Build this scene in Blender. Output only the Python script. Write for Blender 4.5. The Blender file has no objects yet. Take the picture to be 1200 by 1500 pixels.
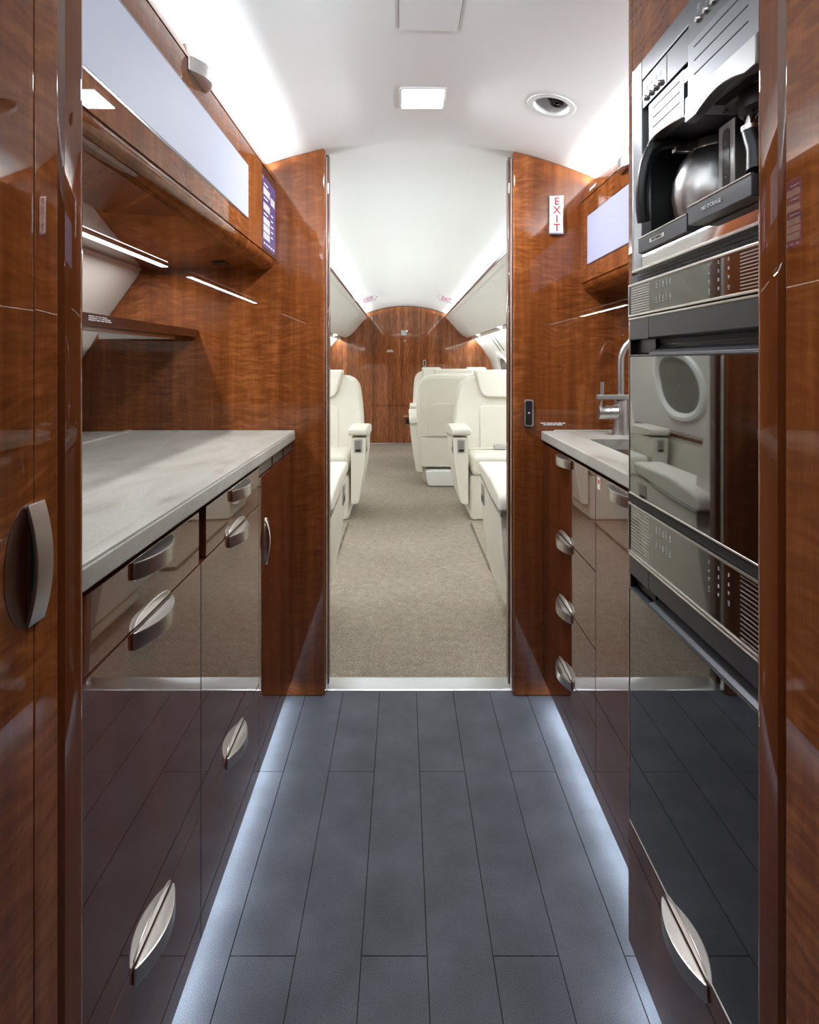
import bpy, bmesh, math, random
from mathutils import Matrix, Vector

random.seed(7)
C = bpy.context.scene.collection
R = math.radians
EYE = 1.1515          # eye height above the floor
K = 0.85              # depth scale

# ---------------------------------------------------------------- camera
cam_data = bpy.data.cameras.new("camera")
cam = bpy.data.objects.new("camera", cam_data)
C.objects.link(cam)
cam.location = (0, 0, EYE)
cam.rotation_euler = (R(90), 0, 0)
cam_data.sensor_fit = 'HORIZONTAL'
cam_data.sensor_width = 36.0
cam_data.lens = 36.0 * 850.0 / 1200.0
cam_data.shift_x = (600 - 590) / 1200.0
cam_data.shift_y = -(750 - 530) / 1200.0
cam_data.clip_start = 0.01
bpy.context.scene.camera = cam

# ---------------------------------------------------------------- world and exposure
wd = bpy.data.worlds.new("world")
bpy.context.scene.world = wd
wd.use_nodes = True
wd.node_tree.nodes["Background"].inputs[0].default_value = (0.9, 0.95, 1.0, 1)
wd.node_tree.nodes["Background"].inputs[1].default_value = 0.3
vs = bpy.context.scene.view_settings
vs.view_transform = 'Standard'
vs.look = 'None'
vs.gamma = 1.0
vs.use_curve_mapping = False
vs.exposure = 2.0
cy = bpy.context.scene.cycles
cy.max_bounces = 10
cy.diffuse_bounces = 5
cy.glossy_bounces = 5
cy.sample_clamp_indirect = 12.0
cy.use_guiding = True
cy.use_surface_guiding = True
cy.guiding_training_samples = 64
cy.caustics_reflective = False
cy.caustics_refractive = False
cy.blur_glossy = 0.0

# light levels of the lamps, added ones included
GALLEY_COVE = 15.5
CABIN_COVE = 15.5
CABIN_WASH = 15.5
LED = (0.84, 0.94, 1.0)
LED_CABIN = (0.86, 0.935, 1.0)
DOME = 62.0
KICK = 7.0
UNDER_CAB = 13.5
ENTRY_FILL = 84.0  # unseen lamps added over the entry lockers
COVE_EDGE = 32.0  # level of the added second row in the galley coves

# ---------------------------------------------------------------- materials
MATS = {}


def S(r, g, b):
    f = lambda c: (c / 255 / 12.92) if c / 255 <= 0.04045 else ((c / 255 + 0.055) / 1.055) ** 2.4
    return (f(r), f(g), f(b))


class NT:
    def __init__(s, name):
        s.m = bpy.data.materials.new(name)
        s.m.use_nodes = True
        s.t = s.m.node_tree
        s.b = s.t.nodes["Principled BSDF"]

    def n(s, kind, **kw):
        nd = s.t.nodes.new(kind)
        for k, v in kw.items():
            if k.startswith("i_"):
                key = k[2:]
                nd.inputs[int(key) if key.isdigit() else key].default_value = v
            else:
                setattr(nd, k, v)
        return nd

    def l(s, a, b):
        s.t.links.new(a, b)

    def math(s, op, a, b=None):
        nd = s.n('ShaderNodeMath', operation=op)
        for i, v in enumerate((a, b)):
            if v is None:
                continue
            if isinstance(v, (int, float)):
                nd.inputs[i].default_value = v
            else:
                s.l(v, nd.inputs[i])
        return nd.outputs[0]

    def mix(s, fac, a, b):
        nd = s.n('ShaderNodeMix', data_type='RGBA')
        for sock, v in ((nd.inputs[0], fac), (nd.inputs[6], a), (nd.inputs[7], b)):
            if isinstance(v, (int, float)):
                sock.default_value = v
            elif isinstance(v, tuple):
                sock.default_value = (*v, 1) if len(v) == 3 else v
            else:
                s.l(v, sock)
        return nd.outputs[2]

    def ramp(s, fac, stops):
        nd = s.n('ShaderNodeValToRGB')
        el = nd.color_ramp.elements
        while len(el) < len(stops):
            el.new(0.5)
        for e, (p, c) in zip(el, stops):
            e.position = p
            e.color = (*c, 1) if len(c) == 3 else c
        s.l(fac, nd.inputs[0])
        return nd.outputs[0]

    def noise(s, vec, scale, detail=4, rough=0.55, dist=0.0):
        nd = s.n('ShaderNodeTexNoise')
        nd.inputs['Scale'].default_value = scale
        nd.inputs['Detail'].default_value = detail
        nd.inputs['Roughness'].default_value = rough
        nd.inputs['Distortion'].default_value = dist
        if vec is not None:
            s.l(vec, nd.inputs['Vector'])
        return nd.outputs['Fac']

    def pos(s):
        return s.n('ShaderNodeNewGeometry').outputs['Position']

    def sep(s, v):
        nd = s.n('ShaderNodeSeparateXYZ')
        s.l(v, nd.inputs[0])
        return nd.outputs

    def comb(s, x, y, z):
        nd = s.n('ShaderNodeCombineXYZ')
        for i, v in enumerate((x, y, z)):
            if isinstance(v, (int, float)):
                nd.inputs[i].default_value = v
            else:
                s.l(v, nd.inputs[i])
        return nd.outputs[0]

    def bump(s, h, strength=0.2, dist=0.002):
        nd = s.n('ShaderNodeBump')
        nd.inputs['Strength'].default_value = strength
        nd.inputs['Distance'].default_value = dist
        s.l(h, nd.inputs['Height'])
        s.l(nd.outputs[0], s.b.inputs['Normal'])


def plain(name, col, rough=0.5, metal=0.0, coat=0.0, emit=None, estr=0.0, ior=1.5, spec=0.5):
    t = NT(name)
    b = t.b
    b.inputs['Base Color'].default_value = (*col, 1)
    b.inputs['Roughness'].default_value = rough
    b.inputs['Metallic'].default_value = metal
    b.inputs['IOR'].default_value = ior
    b.inputs['Specular IOR Level'].default_value = spec
    if coat:
        b.inputs['Coat Weight'].default_value = coat
        b.inputs['Coat Roughness'].default_value = 0.02
    if emit:
        b.inputs['Emission Color'].default_value = (*emit, 1)
        b.inputs['Emission Strength'].default_value = estr
    if emit:
        t.m.cycles.emission_sampling = 'NONE'
    MATS[name] = t.m
    return t.m


def emitter(name, col, strength):
    m = plain(name, (0.8, 0.8, 0.8), 0.6, emit=col, estr=strength)
    m.cycles.emission_sampling = 'FRONT'
    return m


def wood(name, axis, dark, mid, light, ripple=0.46, su=34.0, sv=2.2, coat_ior=1.5):
    """lacquered veneer: fine straight grain plus a cross figure, laid out in world metres"""
    t = NT(name)
    x, y, z = t.sep(t.pos())
    if axis == 'v':
        u, v = t.math('ADD', x, y), z
    elif axis == 'x':
        u, v = t.math('ADD', y, z), x
    else:
        u, v = t.math('ADD', x, z), y
    low = t.noise(t.comb(t.math('MULTIPLY', u, 3.0), 0.0, t.math('MULTIPLY', v, 1.2)), 1.0, 2)
    streak = t.noise(t.comb(t.math('MULTIPLY', u, su), 3.1, t.math('MULTIPLY', v, sv)), 1.0, 5, 0.6, 0.3)
    band = t.noise(t.comb(t.math('MULTIPLY', u, 14.0), 7.7, t.math('MULTIPLY', v, 0.5)), 1.0, 3, 0.5)
    warp = t.noise(t.comb(t.math('MULTIPLY', u, 5.0), 4.0, t.math('MULTIPLY', v, 5.0)), 1.0, 2)
    tilt = t.math('ADD', t.math('MULTIPLY', v, 96.0), t.math('MULTIPLY', warp, 9.0))
    rip = t.noise(t.comb(t.math('MULTIPLY', u, 19.0), 1.3, tilt), 1.0, 2, 0.5, 0.35)
    fine = t.noise(t.comb(t.math('MULTIPLY', u, 420.0), 0.0, t.math('MULTIPLY', v, 14.0)), 1.0, 2)
    patch = t.ramp(low, [(0.38, (0.25, 0.25, 0.25)), (0.62, (1, 1, 1))])
    a = t.math('ADD', t.math('MULTIPLY', streak, 0.34), t.math('MULTIPLY', band, 0.36))
    a = t.math('ADD', a, t.math('MULTIPLY', fine, 0.10))
    r2 = t.math('MULTIPLY', t.math('SUBTRACT', rip, 0.5), patch)
    val = t.math('ADD', t.math('ADD', a, 0.08), t.math('MULTIPLY', r2, ripple))
    col = t.ramp(val, [(0.30, dark), (0.50, mid), (0.70, light)])
    t.l(col, t.b.inputs['Base Color'])
    t.b.inputs['Roughness'].default_value = 0.38
    t.b.inputs['Specular IOR Level'].default_value = 0.0
    t.b.inputs['Coat Weight'].default_value = 1.0
    t.b.inputs['Coat Roughness'].default_value = 0.0
    t.b.inputs['Coat IOR'].default_value = coat_ior
    MATS[name] = t.m
    return t.m


WD, WM, WL = S(80, 40, 18), S(126, 70, 34), S(168, 104, 56)
wood('wood', 'v', WD, WM, WL)
wood('wood_x', 'x', WD, WM, WL, 0.25)
wood('wood_plain', 'v', S(62, 30, 18), S(94, 48, 28), S(124, 68, 42), 0.16, coat_ior=2.45)
wood('wood_edge', 'v', S(74, 36, 18), S(112, 60, 30), S(146, 86, 44), 0.10)
wood('wood_far', 'v', S(52, 27, 15), S(150, 90, 54), S(214, 144, 96), 0.0, 60.0, 8.0)
plain('dark_wood', S(58, 28, 20), 0.3, coat=1.0)
plain('black', S(14, 14, 15), 0.6)
plain('gap', S(20, 12, 10), 0.8)
plain('satin_steel', S(206, 202, 198), 0.30, 1.0)
plain('brushed_steel', S(196, 196, 196), 0.33, 1.0)
plain('chrome', S(235, 235, 238), 0.06, 1.0)
plain('aluminium', S(220, 222, 226), 0.28, 1.0)
plain('bead_white', S(226, 228, 226), 0.45)
plain('graphite', S(76, 78, 84), 0.42, 0.4)
plain('silver_plate', S(104, 107, 114), 0.42, 0.5)
plain('pale_metal', S(152, 153, 152), 0.40, 0.5)
plain('oven_grey', S(72, 73, 78), 0.38, 0.5)
plain('black_plastic', S(24, 24, 26), 0.38)
plain('dark_cavity', S(22, 23, 25), 0.45)
plain('frame_steel', S(158, 160, 166), 0.28, 0.5)
plain('bronze_steel', S(150, 146, 134), 0.10, 1.0)
m = plain('oven_glass', S(12, 12, 13), 0.03, coat=1.0, ior=1.7)
m.node_tree.nodes["Principled BSDF"].inputs['Coat IOR'].default_value = 1.65
m = plain('panel_glass', S(26, 24, 22), 0.05, coat=1.0, ior=1.7)
m.node_tree.nodes["Principled BSDF"].inputs['Coat IOR'].default_value = 1.75
plain('print', S(210, 214, 218), 0.5)
plain('print_dark', S(40, 42, 46), 0.5)
plain('groove', S(30, 31, 34), 0.6)
plain('red_print', S(196, 40, 52), 0.5, emit=S(196, 30, 48), estr=0.05)
plain('sign_white', S(240, 240, 240), 0.35, emit=(1, 1, 1), estr=0.10)
plain('sign_grey', S(178, 178, 182), 0.5)
plain('red_deep', S(150, 22, 44), 0.5)
plain('tag_white', S(232, 230, 220), 0.5)
plain('headliner', S(240, 240, 238), 0.75, spec=0.2)
plain('lining', S(236, 233, 224), 0.7, spec=0.25)
plain('joint_grey', S(150, 149, 145), 0.8, spec=0.1)
plain('bin_cream', S(246, 246, 243), 0.6, spec=0.3)
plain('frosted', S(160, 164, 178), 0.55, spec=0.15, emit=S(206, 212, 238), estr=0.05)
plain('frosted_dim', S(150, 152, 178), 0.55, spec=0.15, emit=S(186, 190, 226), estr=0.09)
plain('screen', S(20, 18, 40), 0.08, coat=1.0, emit=S(86, 84, 150), estr=0.32)
plain('screen_button', S(150, 150, 150), 0.3, emit=S(186, 186, 184), estr=0.2)
plain('screen_text', S(190, 190, 220), 0.3, emit=S(196, 204, 240), estr=0.35)
plain('lit_diffuser', (0.8, 0.8, 0.8), 0.6, emit=(1.0, 0.99, 0.98), estr=1.2)
emitter('reading_light', (1.0, 0.9, 0.75), 3.0)


def make_leather():
    t = NT('leather')
    p = t.pos()
    nz = t.noise(p, 9.0, 3)
    col = t.mix(nz, S(228, 223, 209), S(238, 234, 222))
    t.l(col, t.b.inputs['Base Color'])
    t.b.inputs['Roughness'].default_value = 0.5
    t.b.inputs['Specular IOR Level'].default_value = 0.35
    t.bump(t.noise(p, 420.0, 2), 0.12, 0.001)
    MATS['leather'] = t.m


def make_carpet():
    t = NT('carpet')
    p = t.pos()
    x, y, z = t.sep(p)
    weave = t.noise(t.comb(t.math('MULTIPLY', x, 260.0), t.math('MULTIPLY', y, 120.0), z), 1.0, 2, 0.6, 0.4)
    mott = t.noise(p, 26.0, 4, 0.7)
    wear = t.noise(p, 1.3, 2)
    v = t.math('ADD', t.math('MULTIPLY', weave, 0.62), t.math('ADD', t.math('MULTIPLY', mott, 0.22), t.math('MULTIPLY', wear, 0.16)))
    col = t.ramp(v, [(0.30, S(104, 93, 82)), (0.5, S(158, 146, 131)), (0.70, S(206, 194, 178))])
    t.l(col, t.b.inputs['Base Color'])
    t.b.inputs['Roughness'].default_value = 0.95
    t.b.inputs['Specular IOR Level'].default_value = 0.1
    t.bump(weave, 0.5, 0.004)
    MATS['carpet'] = t.m


def make_plank():
    t = NT('plank')
    p = t.pos()
    spk = t.noise(p, 520.0, 2, 0.5)
    mott = t.noise(p, 7.0, 4)
    dust = t.ramp(t.noise(p, 160.0, 2), [(0.74, (0, 0, 0)), (0.80, (1, 1, 1))])
    v = t.math('ADD', t.math('MULTIPLY', spk, 0.6), t.math('MULTIPLY', mott, 0.4))
    col = t.ramp(v, [(0.3, S(72, 74, 80)), (0.5, S(94, 96, 104)), (0.72, S(120, 122, 131))])
    col = t.mix(t.math('MULTIPLY', dust, 0.25), col, S(170, 174, 184))
    t.l(col, t.b.inputs['Base Color'])
    t.b.inputs['Roughness'].default_value = 0.48
    t.b.inputs['Specular IOR Level'].default_value = 0.10
    t.bump(spk, 0.08, 0.001)
    MATS['plank'] = t.m


def make_stone():
    t = NT('stone')
    p = t.pos()
    x, y, z = t.sep(p)
    vein = t.noise(t.comb(t.math('MULTIPLY', x, 9.0), t.math('MULTIPLY', y, 3.2), t.math('MULTIPLY', z, 9.0)), 1.0, 6, 0.6, 1.1)
    stain = t.noise(t.comb(t.math('MULTIPLY', x, 4.0), t.math('MULTIPLY', y, 6.0), 2.0), 1.0, 3, 0.5, 0.6)
    spk = t.noise(p, 330.0, 2, 0.5)
    spk2 = t.noise(p, 120.0, 2, 0.5)
    col = t.ramp(vein, [(0.30, S(142, 138, 130)), (0.44, S(168, 167, 159)), (0.60, S(181, 181, 174)), (0.75, S(154, 151, 144))])
    col = t.mix(t.math('MULTIPLY', t.ramp(stain, [(0.60, (0, 0, 0)), (0.74, (1, 1, 1))]), 0.30), col, S(176, 158, 138))
    col = t.mix(t.math('MULTIPLY', t.ramp(spk, [(0.60, (0, 0, 0)), (0.66, (1, 1, 1))]), 0.6), col, S(138, 132, 124))
    col = t.mix(t.math('MULTIPLY', t.ramp(spk2, [(0.70, (0, 0, 0)), (0.76, (1, 1, 1))]), 0.5), col, S(120, 112, 106))
    t.l(col, t.b.inputs['Base Color'])
    t.b.inputs['Roughness'].default_value = 0.30
    t.b.inputs['Specular IOR Level'].default_value = 0.4
    MATS['stone'] = t.m


def make_shade():
    t = NT('window_shade')
    x, y, z = t.sep(t.pos())
    w = t.math('SINE', t.math('MULTIPLY', z, 420.0))
    col = t.mix(t.math('ADD', t.math('MULTIPLY', w, 0.5), 0.5), S(104, 102, 94), S(146, 144, 134))
    t.l(col, t.b.inputs['Base Color'])
    t.b.inputs['Roughness'].default_value = 0.8
    MATS['window_shade'] = t.m


make_leather(); make_carpet(); make_plank(); make_stone(); make_shade()


# ---------------------------------------------------------------- mesh helpers
class MB:
    """collects shapes into one bmesh; build() links them as ONE object"""

    def __init__(s):
        s.bm = bmesh.new()
        s.bev = False

    def _take(s, bm):
        me = bpy.data.meshes.new("tmp")
        bm.to_mesh(me)
        bm.free()
        s.bm.from_mesh(me)
        bpy.data.meshes.remove(me)
        return s

    def _bevel(s, bm, bev, seg, ang=25):
        if bev <= 0:
            return
        s.bev = True
        bmesh.ops.recalc_face_normals(bm, faces=bm.faces)
        ed = [e for e in bm.edges if len(e.link_faces) == 2 and e.calc_face_angle(0) > R(ang)]
        bmesh.ops.bevel(bm, geom=ed, offset=bev, segments=seg, profile=0.5, affect='EDGES', clamp_overlap=True)

    def box(s, x0, x1, y0, y1, z0, z1, bev=0.0, seg=2):
        bm = bmesh.new()
        bmesh.ops.create_cube(bm, size=1.0)
        for v in bm.verts:
            v.co = ((x0 + x1) / 2 + v.co.x * (x1 - x0), (y0 + y1) / 2 + v.co.y * (y1 - y0), (z0 + z1) / 2 + v.co.z * (z1 - z0))
        s._bevel(bm, bev, seg)
        return s._take(bm)

    def prism(s, pts, axis, a, b, bev=0.0, seg=2, ang=25, f=None):
        """pts: closed outline in the other two axes (x: yz, y: xz, z: xy), swept from a to b; f maps points"""
        bm = bmesh.new()
        mk = {'x': lambda p, t: (t, p[0], p[1]), 'y': lambda p, t: (p[0], t, p[1]), 'z': lambda p, t: (p[0], p[1], t)}[axis]
        va = [bm.verts.new(mk(p, a)) for p in pts]
        vb = [bm.verts.new(mk(p, b)) for p in pts]
        n = len(pts)
        bm.faces.new(va)
        bm.faces.new(list(reversed(vb)))
        for i in range(n):
            j = (i + 1) % n
            bm.faces.new((va[j], va[i], vb[i], vb[j]))
        bmesh.ops.recalc_face_normals(bm, faces=bm.faces)
        s._bevel(bm, bev, seg, ang)
        if f:
            for v in bm.verts:
                v.co = f(v.co)
        return s._take(bm)

    def tube(s, path, r, n=12, r1=None):
        bm = bmesh.new()
        P = [Vector(p) for p in path]
        rings = []
        prev = None
        for i, p in enumerate(P):
            d = (P[min(i + 1, len(P) - 1)] - P[max(i - 1, 0)]).normalized()
            a = prev if prev is not None else (Vector((0, 0, 1)) if abs(d.z) < 0.9 else Vector((1, 0, 0)))
            a = (a - d * a.dot(d)).normalized()
            prev = a
            b = d.cross(a)
            rr = r if r1 is None else r + (r1 - r) * i / (len(P) - 1)
            rings.append([bm.verts.new(p + (a * math.cos(q) + b * math.sin(q)) * rr) for q in (2 * math.pi * k / n for k in range(n))])
        for u, w in zip(rings, rings[1:]):
            for k in range(n):
                bm.faces.new((u[k], u[(k + 1) % n], w[(k + 1) % n], w[k]))
        bm.faces.new(list(reversed(rings[0])))
        bm.faces.new(rings[-1])
        bmesh.ops.recalc_face_normals(bm, faces=bm.faces)
        return s._take(bm)

    def lathe(s, prof, c, axis='z', n=32):
        """prof: (radius, height) list, about an axis through c"""
        bm = bmesh.new()
        def pt(r, h, q):
            u, w = r * math.cos(q), r * math.sin(q)
            return {'z': (c[0] + u, c[1] + w, c[2] + h), 'x': (c[0] + h, c[1] + u, c[2] + w), 'y': (c[0] + u, c[1] + h, c[2] + w)}[axis]
        rings = []
        for r, h in prof:
            if r < 1e-6:
                rings.append([bm.verts.new(pt(0, h, 0))])
            else:
                rings.append([bm.verts.new(pt(r, h, 2 * math.pi * k / n)) for k in range(n)])
        for u, w in zip(rings, rings[1:]):
            for k in range(n):
                k2 = (k + 1) % n
                if len(u) == 1 and len(w) == 1:
                    continue
                if len(u) == 1:
                    bm.faces.new((u[0], w[k], w[k2]))
                elif len(w) == 1:
                    bm.faces.new((u[k], u[k2], w[0]))
                else:
                    bm.faces.new((u[k], u[k2], w[k2], w[k]))
        bmesh.ops.recalc_face_normals(bm, faces=bm.faces)
        return s._take(bm)

    def sheet(s, rows):
        bm = bmesh.new()
        V = [[bm.verts.new(p) for p in row] for row in rows]
        for a, b in zip(V, V[1:]):
            for i in range(len(a) - 1):
                bm.faces.new((a[i], a[i + 1], b[i + 1], b[i]))
        return s._take(bm)

    def ring(s, outer, inner):
        """flat or shaped closed band between two equal-length loops"""
        bm = bmesh.new()
        a = [bm.verts.new(p) for p in outer]
        b = [bm.verts.new(p) for p in inner]
        n = len(a)
        for i in range(n):
            bm.faces.new((a[i], a[(i + 1) % n], b[(i + 1) % n], b[i]))
        return s._take(bm)

    def build(s, name, mat, parent=None, local=False, smooth=True, solid=0.0, angle=38):
        me = bpy.data.meshes.new(name)
        s.bm.to_mesh(me)
        s.bm.free()
        me.materials.append(MATS[mat])
        if smooth:
            me.polygons.foreach_set("use_smooth", [True] * len(me.polygons))
            me.set_sharp_from_angle(angle=R(angle))
        o = bpy.data.objects.new(name, me)
        C.objects.link(o)
        if solid:
            md = o.modifiers.new("thickness", 'SOLIDIFY')
            md.thickness = abs(solid)
            md.offset = 1.0 if solid > 0 else -1.0
        if s.bev:
            wn = o.modifiers.new("normals", 'WEIGHTED_NORMAL')
            wn.keep_sharp = True
        if parent:
            o.parent = parent
            if not local:
                o.location = -wloc(parent)
        return o


def wloc(o):
    v = Vector((0, 0, 0))
    while o:
        v += o.location
        o = o.parent
    return v


def lamp(parent, x0, x1, y0, y1, z0, z1, face, level, col):
    """rectangular lamp of even radiance (level) filling a box face; face is the way it shines"""
    c = Vector(((x0 + x1) / 2, (y0 + y1) / 2, (z0 + z1) / 2))
    ld_ = bpy.data.lights.new("lamp", 'AREA')
    ld_.shape = 'RECTANGLE'
    d = Vector(face)
    ax = [v for v in (Vector((1, 0, 0)), Vector((0, 1, 0)), Vector((0, 0, 1))) if abs(v.dot(d)) < 0.5]
    ext = [abs(Vector((x1 - x0, y1 - y0, z1 - z0)).dot(a)) for a in ax]
    zax = -d
    xax, yax = ax[0], zax.cross(ax[0])
    ld_.size, ld_.size_y = ext[0], ext[1]
    ld_.color = col
    ld_.energy = 4.0 * ext[0] * ext[1] * level
    o = bpy.data.objects.new("lamp", ld_)
    C.objects.link(o)
    o.rotation_euler = Matrix(((xax.x, yax.x, zax.x), (xax.y, yax.y, zax.y), (xax.z, yax.z, zax.z))).to_euler()
    o.parent = parent
    o.location = c - wloc(parent)
    return o


def tag(o, label=None, cat=None, group=None, kind=None):
    for k, v in (('label', label), ('category', cat), ('group', group), ('kind', kind)):
        if v:
            o[k] = v
    return o


def thing(name, label, cat, loc, group=None):
    o = bpy.data.objects.new(name, None)
    o.empty_display_size = 0.05
    C.objects.link(o)
    o.location = loc
    return tag(o, label, cat, group)


def structure(o, label=None):
    o['kind'] = 'structure'
    if label:
        o['label'] = label
    return o


def copy_tree(o, parent=None):
    c = o.copy()
    C.objects.link(c)
    if parent:
        c.parent = parent
    for ch in [k for k in C.objects if k.parent == o]:
        copy_tree(ch, c)
    return c


FACE = {'-x': ((0, -1, 0), (0, 0, 1), (-1, 0, 0)), '+x': ((0, 1, 0), (0, 0, 1), (1, 0, 0)), '-y': ((1, 0, 0), (0, 0, 1), (0, -1, 0))}


def lettering(s, loc, size, face, mat, parent, align='CENTER', sx=1.0, spacing=1.0, rot=0.0, ext=0.0003):
    cu = bpy.data.curves.new("lettering", 'FONT')
    cu.body = s
    cu.size = size
    cu.align_x = align
    cu.align_y = 'CENTER'
    cu.extrude = ext
    cu.offset = size * 0.018
    cu.space_line = spacing
    cu.resolution_u = 3
    cu.materials.append(MATS[mat])
    tmp = bpy.data.objects.new("lettering_curve", cu)
    me = bpy.data.meshes.new_from_object(tmp)
    bpy.data.objects.remove(tmp)
    me.materials.clear()
    me.materials.append(MATS[mat])
    o = bpy.data.objects.new("lettering", me)
    C.objects.link(o)
    r, u, n = (Vector(v) for v in FACE[face])
    m = Matrix(((r.x, u.x, n.x), (r.y, u.y, n.y), (r.z, u.z, n.z))).to_4x4()
    if rot:
        m = m @ Matrix.Rotation(rot, 4, 'Z')
    o.parent = parent
    o.rotation_euler = m.to_euler()
    o.scale = (sx, 1, 1)
    o.location = Vector(loc) - wloc(parent)
    return o


def rrect(u0, u1, v0, v1, r, n=5):
    pts = []
    for cx, cyy, a0 in ((u1 - r, v1 - r, 0), (u0 + r, v1 - r, 90), (u0 + r, v0 + r, 180), (u1 - r, v0 + r, 270)):
        for k in range(n + 1):
            a = R(a0 + 90 * k / n)
            pts.append((cx + r * math.cos(a), cyy + r * math.sin(a)))
    return pts


def zc(x):
    """underside of the ceiling shell"""
    return 1.92 - 0.338 * (x - 0.035) ** 2


YB = 2.35 * K           # galley side of the doorway bulkhead
YC = 2.47 * K           # cabin side of it
YF = 9.44 * K           # aft bulkhead of the cabin
YN0, YN1 = 0.612, 0.663  # the near bulkhead we look past
YR = -1.6               # wall behind the viewer

# ---------------------------------------------------------------- setting: shell
LEFT = [(-0.62, zc(-0.62)), (-0.70, 1.705), (-0.80, 1.585), (-0.898, 1.471), (-1.01, 1.316), (-1.105, 1.163), (-1.155, 1.0), (-1.18, 0.8), (-1.175, 0.55), (-1.13, 0.25), (-1.06, 0.0)]
RIGHT = [(0.09 - x, z) for x, z in LEFT]


def shell(prof, y0, y1, n):
    return [[(x, y0 + (y1 - y0) * k / n, z) for x, z in prof] for k in range(n + 1)]


structure(MB().sheet(shell(LEFT, YR, YF + 0.05, 12)).build('wall_left', 'lining', solid=-0.02), 'curved cream fuselage lining')
structure(MB().sheet(shell(list(reversed(RIGHT)), YR, YF + 0.05, 12)).build('wall_right', 'lining', solid=-0.02), 'curved cream fuselage lining')
CX = [-0.62 + 1.33 * k / 26 for k in range(27)]
CX[-1] = RIGHT[0][0]
SPX, SPY = 0.4176, 1.629          # centre of the recessed spotlight
GX = sorted(set([round(x, 4) for x in CX if abs(x - SPX) > 0.075] + [round(SPX + 0.01 * k, 4) for k in range(-7, 8)]))
GY = [YR + (1.55 - YR) * k / 8 for k in range(9)] + [round(SPY + 0.01 * k, 4) for k in range(-7, 8)] + [1.75, 1.9, YB + 0.02]
bmc = bmesh.new()
gv = [[bmc.verts.new((x, y, zc(x))) for x in GX] for y in GY]
for j in range(len(GY) - 1):
    for i in range(len(GX) - 1):
        if math.hypot((GX[i] + GX[i + 1]) / 2 - SPX, (GY[j] + GY[j + 1]) / 2 - SPY) > 0.053:
            bmc.faces.new((gv[j][i], gv[j][i + 1], gv[j + 1][i + 1], gv[j + 1][i]))
mbc = MB()
mbc._take(bmc)
gc = structure(mbc.build('ceiling', 'headliner'), 'arched pale headliner over the galley')
structure(MB().sheet(shell([(x, zc(x) + 0.006) for x in CX], YB + 0.02, YF + 0.05, 10)).build('ceiling', 'headliner'), 'arched white headliner over the cabin')


def curved_panel(x0, x1, y0, y1, r, drop, name, mat, parent):
    """rounded panel that follows the ceiling's arch, standing proud by drop"""
    xs = [x0 + r * (1 - math.cos(R(90 * k / 6))) for k in range(6)] + [x0 + r + (x1 - x0 - 2 * r) * k / 10 for k in range(11)]
    xs += [x1 - r * (1 - math.cos(R(90 * k / 6))) for k in range(5, -1, -1)]
    ins = lambda x: r - math.sqrt(max(0.0, r * r - max(0.0, x0 + r - x, x - (x1 - r)) ** 2))
    rows = [[(x, (y1 - ins(x)) if e else (y0 + ins(x)), zc(x) - d) for x in xs] for e, d in ((1, -0.003), (1, drop * 0.7), (0, drop * 0.7), (0, -0.003))]
    rows[1] = [(x, y - 0.0, z) for x, y, z in rows[1]]
    inner = [[(x, y, z) for x, y, z in row] for row in rows]
    return MB().sheet(inner).build(name, mat, parent, angle=50)


curved_panel(-0.0096, 0.1286, 1.1184, 1.3426, 0.0135, 0.0008, 'panel_joint', 'joint_grey', gc)  # grey joint line around the access panel
curved_panel(-0.008, 0.127, 1.12, 1.341, 0.012, 0.0036, 'access_panel', 'headliner', gc)

# galley floor: dark planks, each a piece of its own
fl = structure(MB().box(-0.72, 0.76, YR, 2.42 * K, -0.02, -0.002).build('floor', 'gap'))
PW, PL = 0.1275, 1.19 * K
pk = None
for k in range(-5, 6):
    x0 = -0.08 + PW * k
    off = (1.919 if k % 2 else 1.3236) * K
    if k in (-1, 1, 3, -3, 5, -5):
        off = 1.919 * K
    y = off - PL * 3
    while y < 2.41 * K:
        a, b = max(y, -0.4), min(y + PL, 2.41 * K)
        if b - a > 0.02:
            MB().box(x0 + 0.0008, x0 + PW - 0.0008, a + 0.0008, b - 0.0008, -0.006, 0.0, 0.0006, 1).build('plank', 'plank', fl)
        y += PL

# carpet in the cabin with two raised seat-track covers
cp = thing('carpet', 'beige woven loop carpet covering the whole cabin aisle floor', 'carpet', (0.05, 2.6, 0))
MB().box(-1.15, 1.25, YC, YF, -0.02, 0.004).build('pile', 'carpet', cp)
for x0, x1 in ((0.48, 0.62), (-0.52, -0.385)):
    MB().box(x0, x1, 3.74 * K, 4.82 * K, 0.0, 0.03, 0.01, 3).build('track_cover', 'carpet', cp)
th = structure(MB().prism([(YB + 0.035, 0.0), (YB + 0.045, 0.006), (YC - 0.01, 0.011), (YC + 0.004, 0.009), (YC + 0.004, -0.01), (YB + 0.035, -0.01)], 'x', -0.285, 0.392, 0.001, 1).build('trim_1', 'aluminium'), 'bright aluminium threshold strip in the doorway')


# bulkhead with the doorway: two lacquered slabs each side with a groove between
def top_line(x0, x1, n=8, drop=0.0):
    return [(x0 + (x1 - x0) * k / n, zc(x0 + (x1 - x0) * k / n) - drop) for k in range(n + 1)]


LW = [p for p in LEFT]
RW = [p for p in RIGHT]


def bulkhead_left(xe, y0, y1, bev=0.012):
    pts = [(xe, 0.0)] + top_line(xe, -0.62, 8, 0.001) + [(x + 0.001, z) for x, z in LW[1:]]
    return pts


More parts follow.
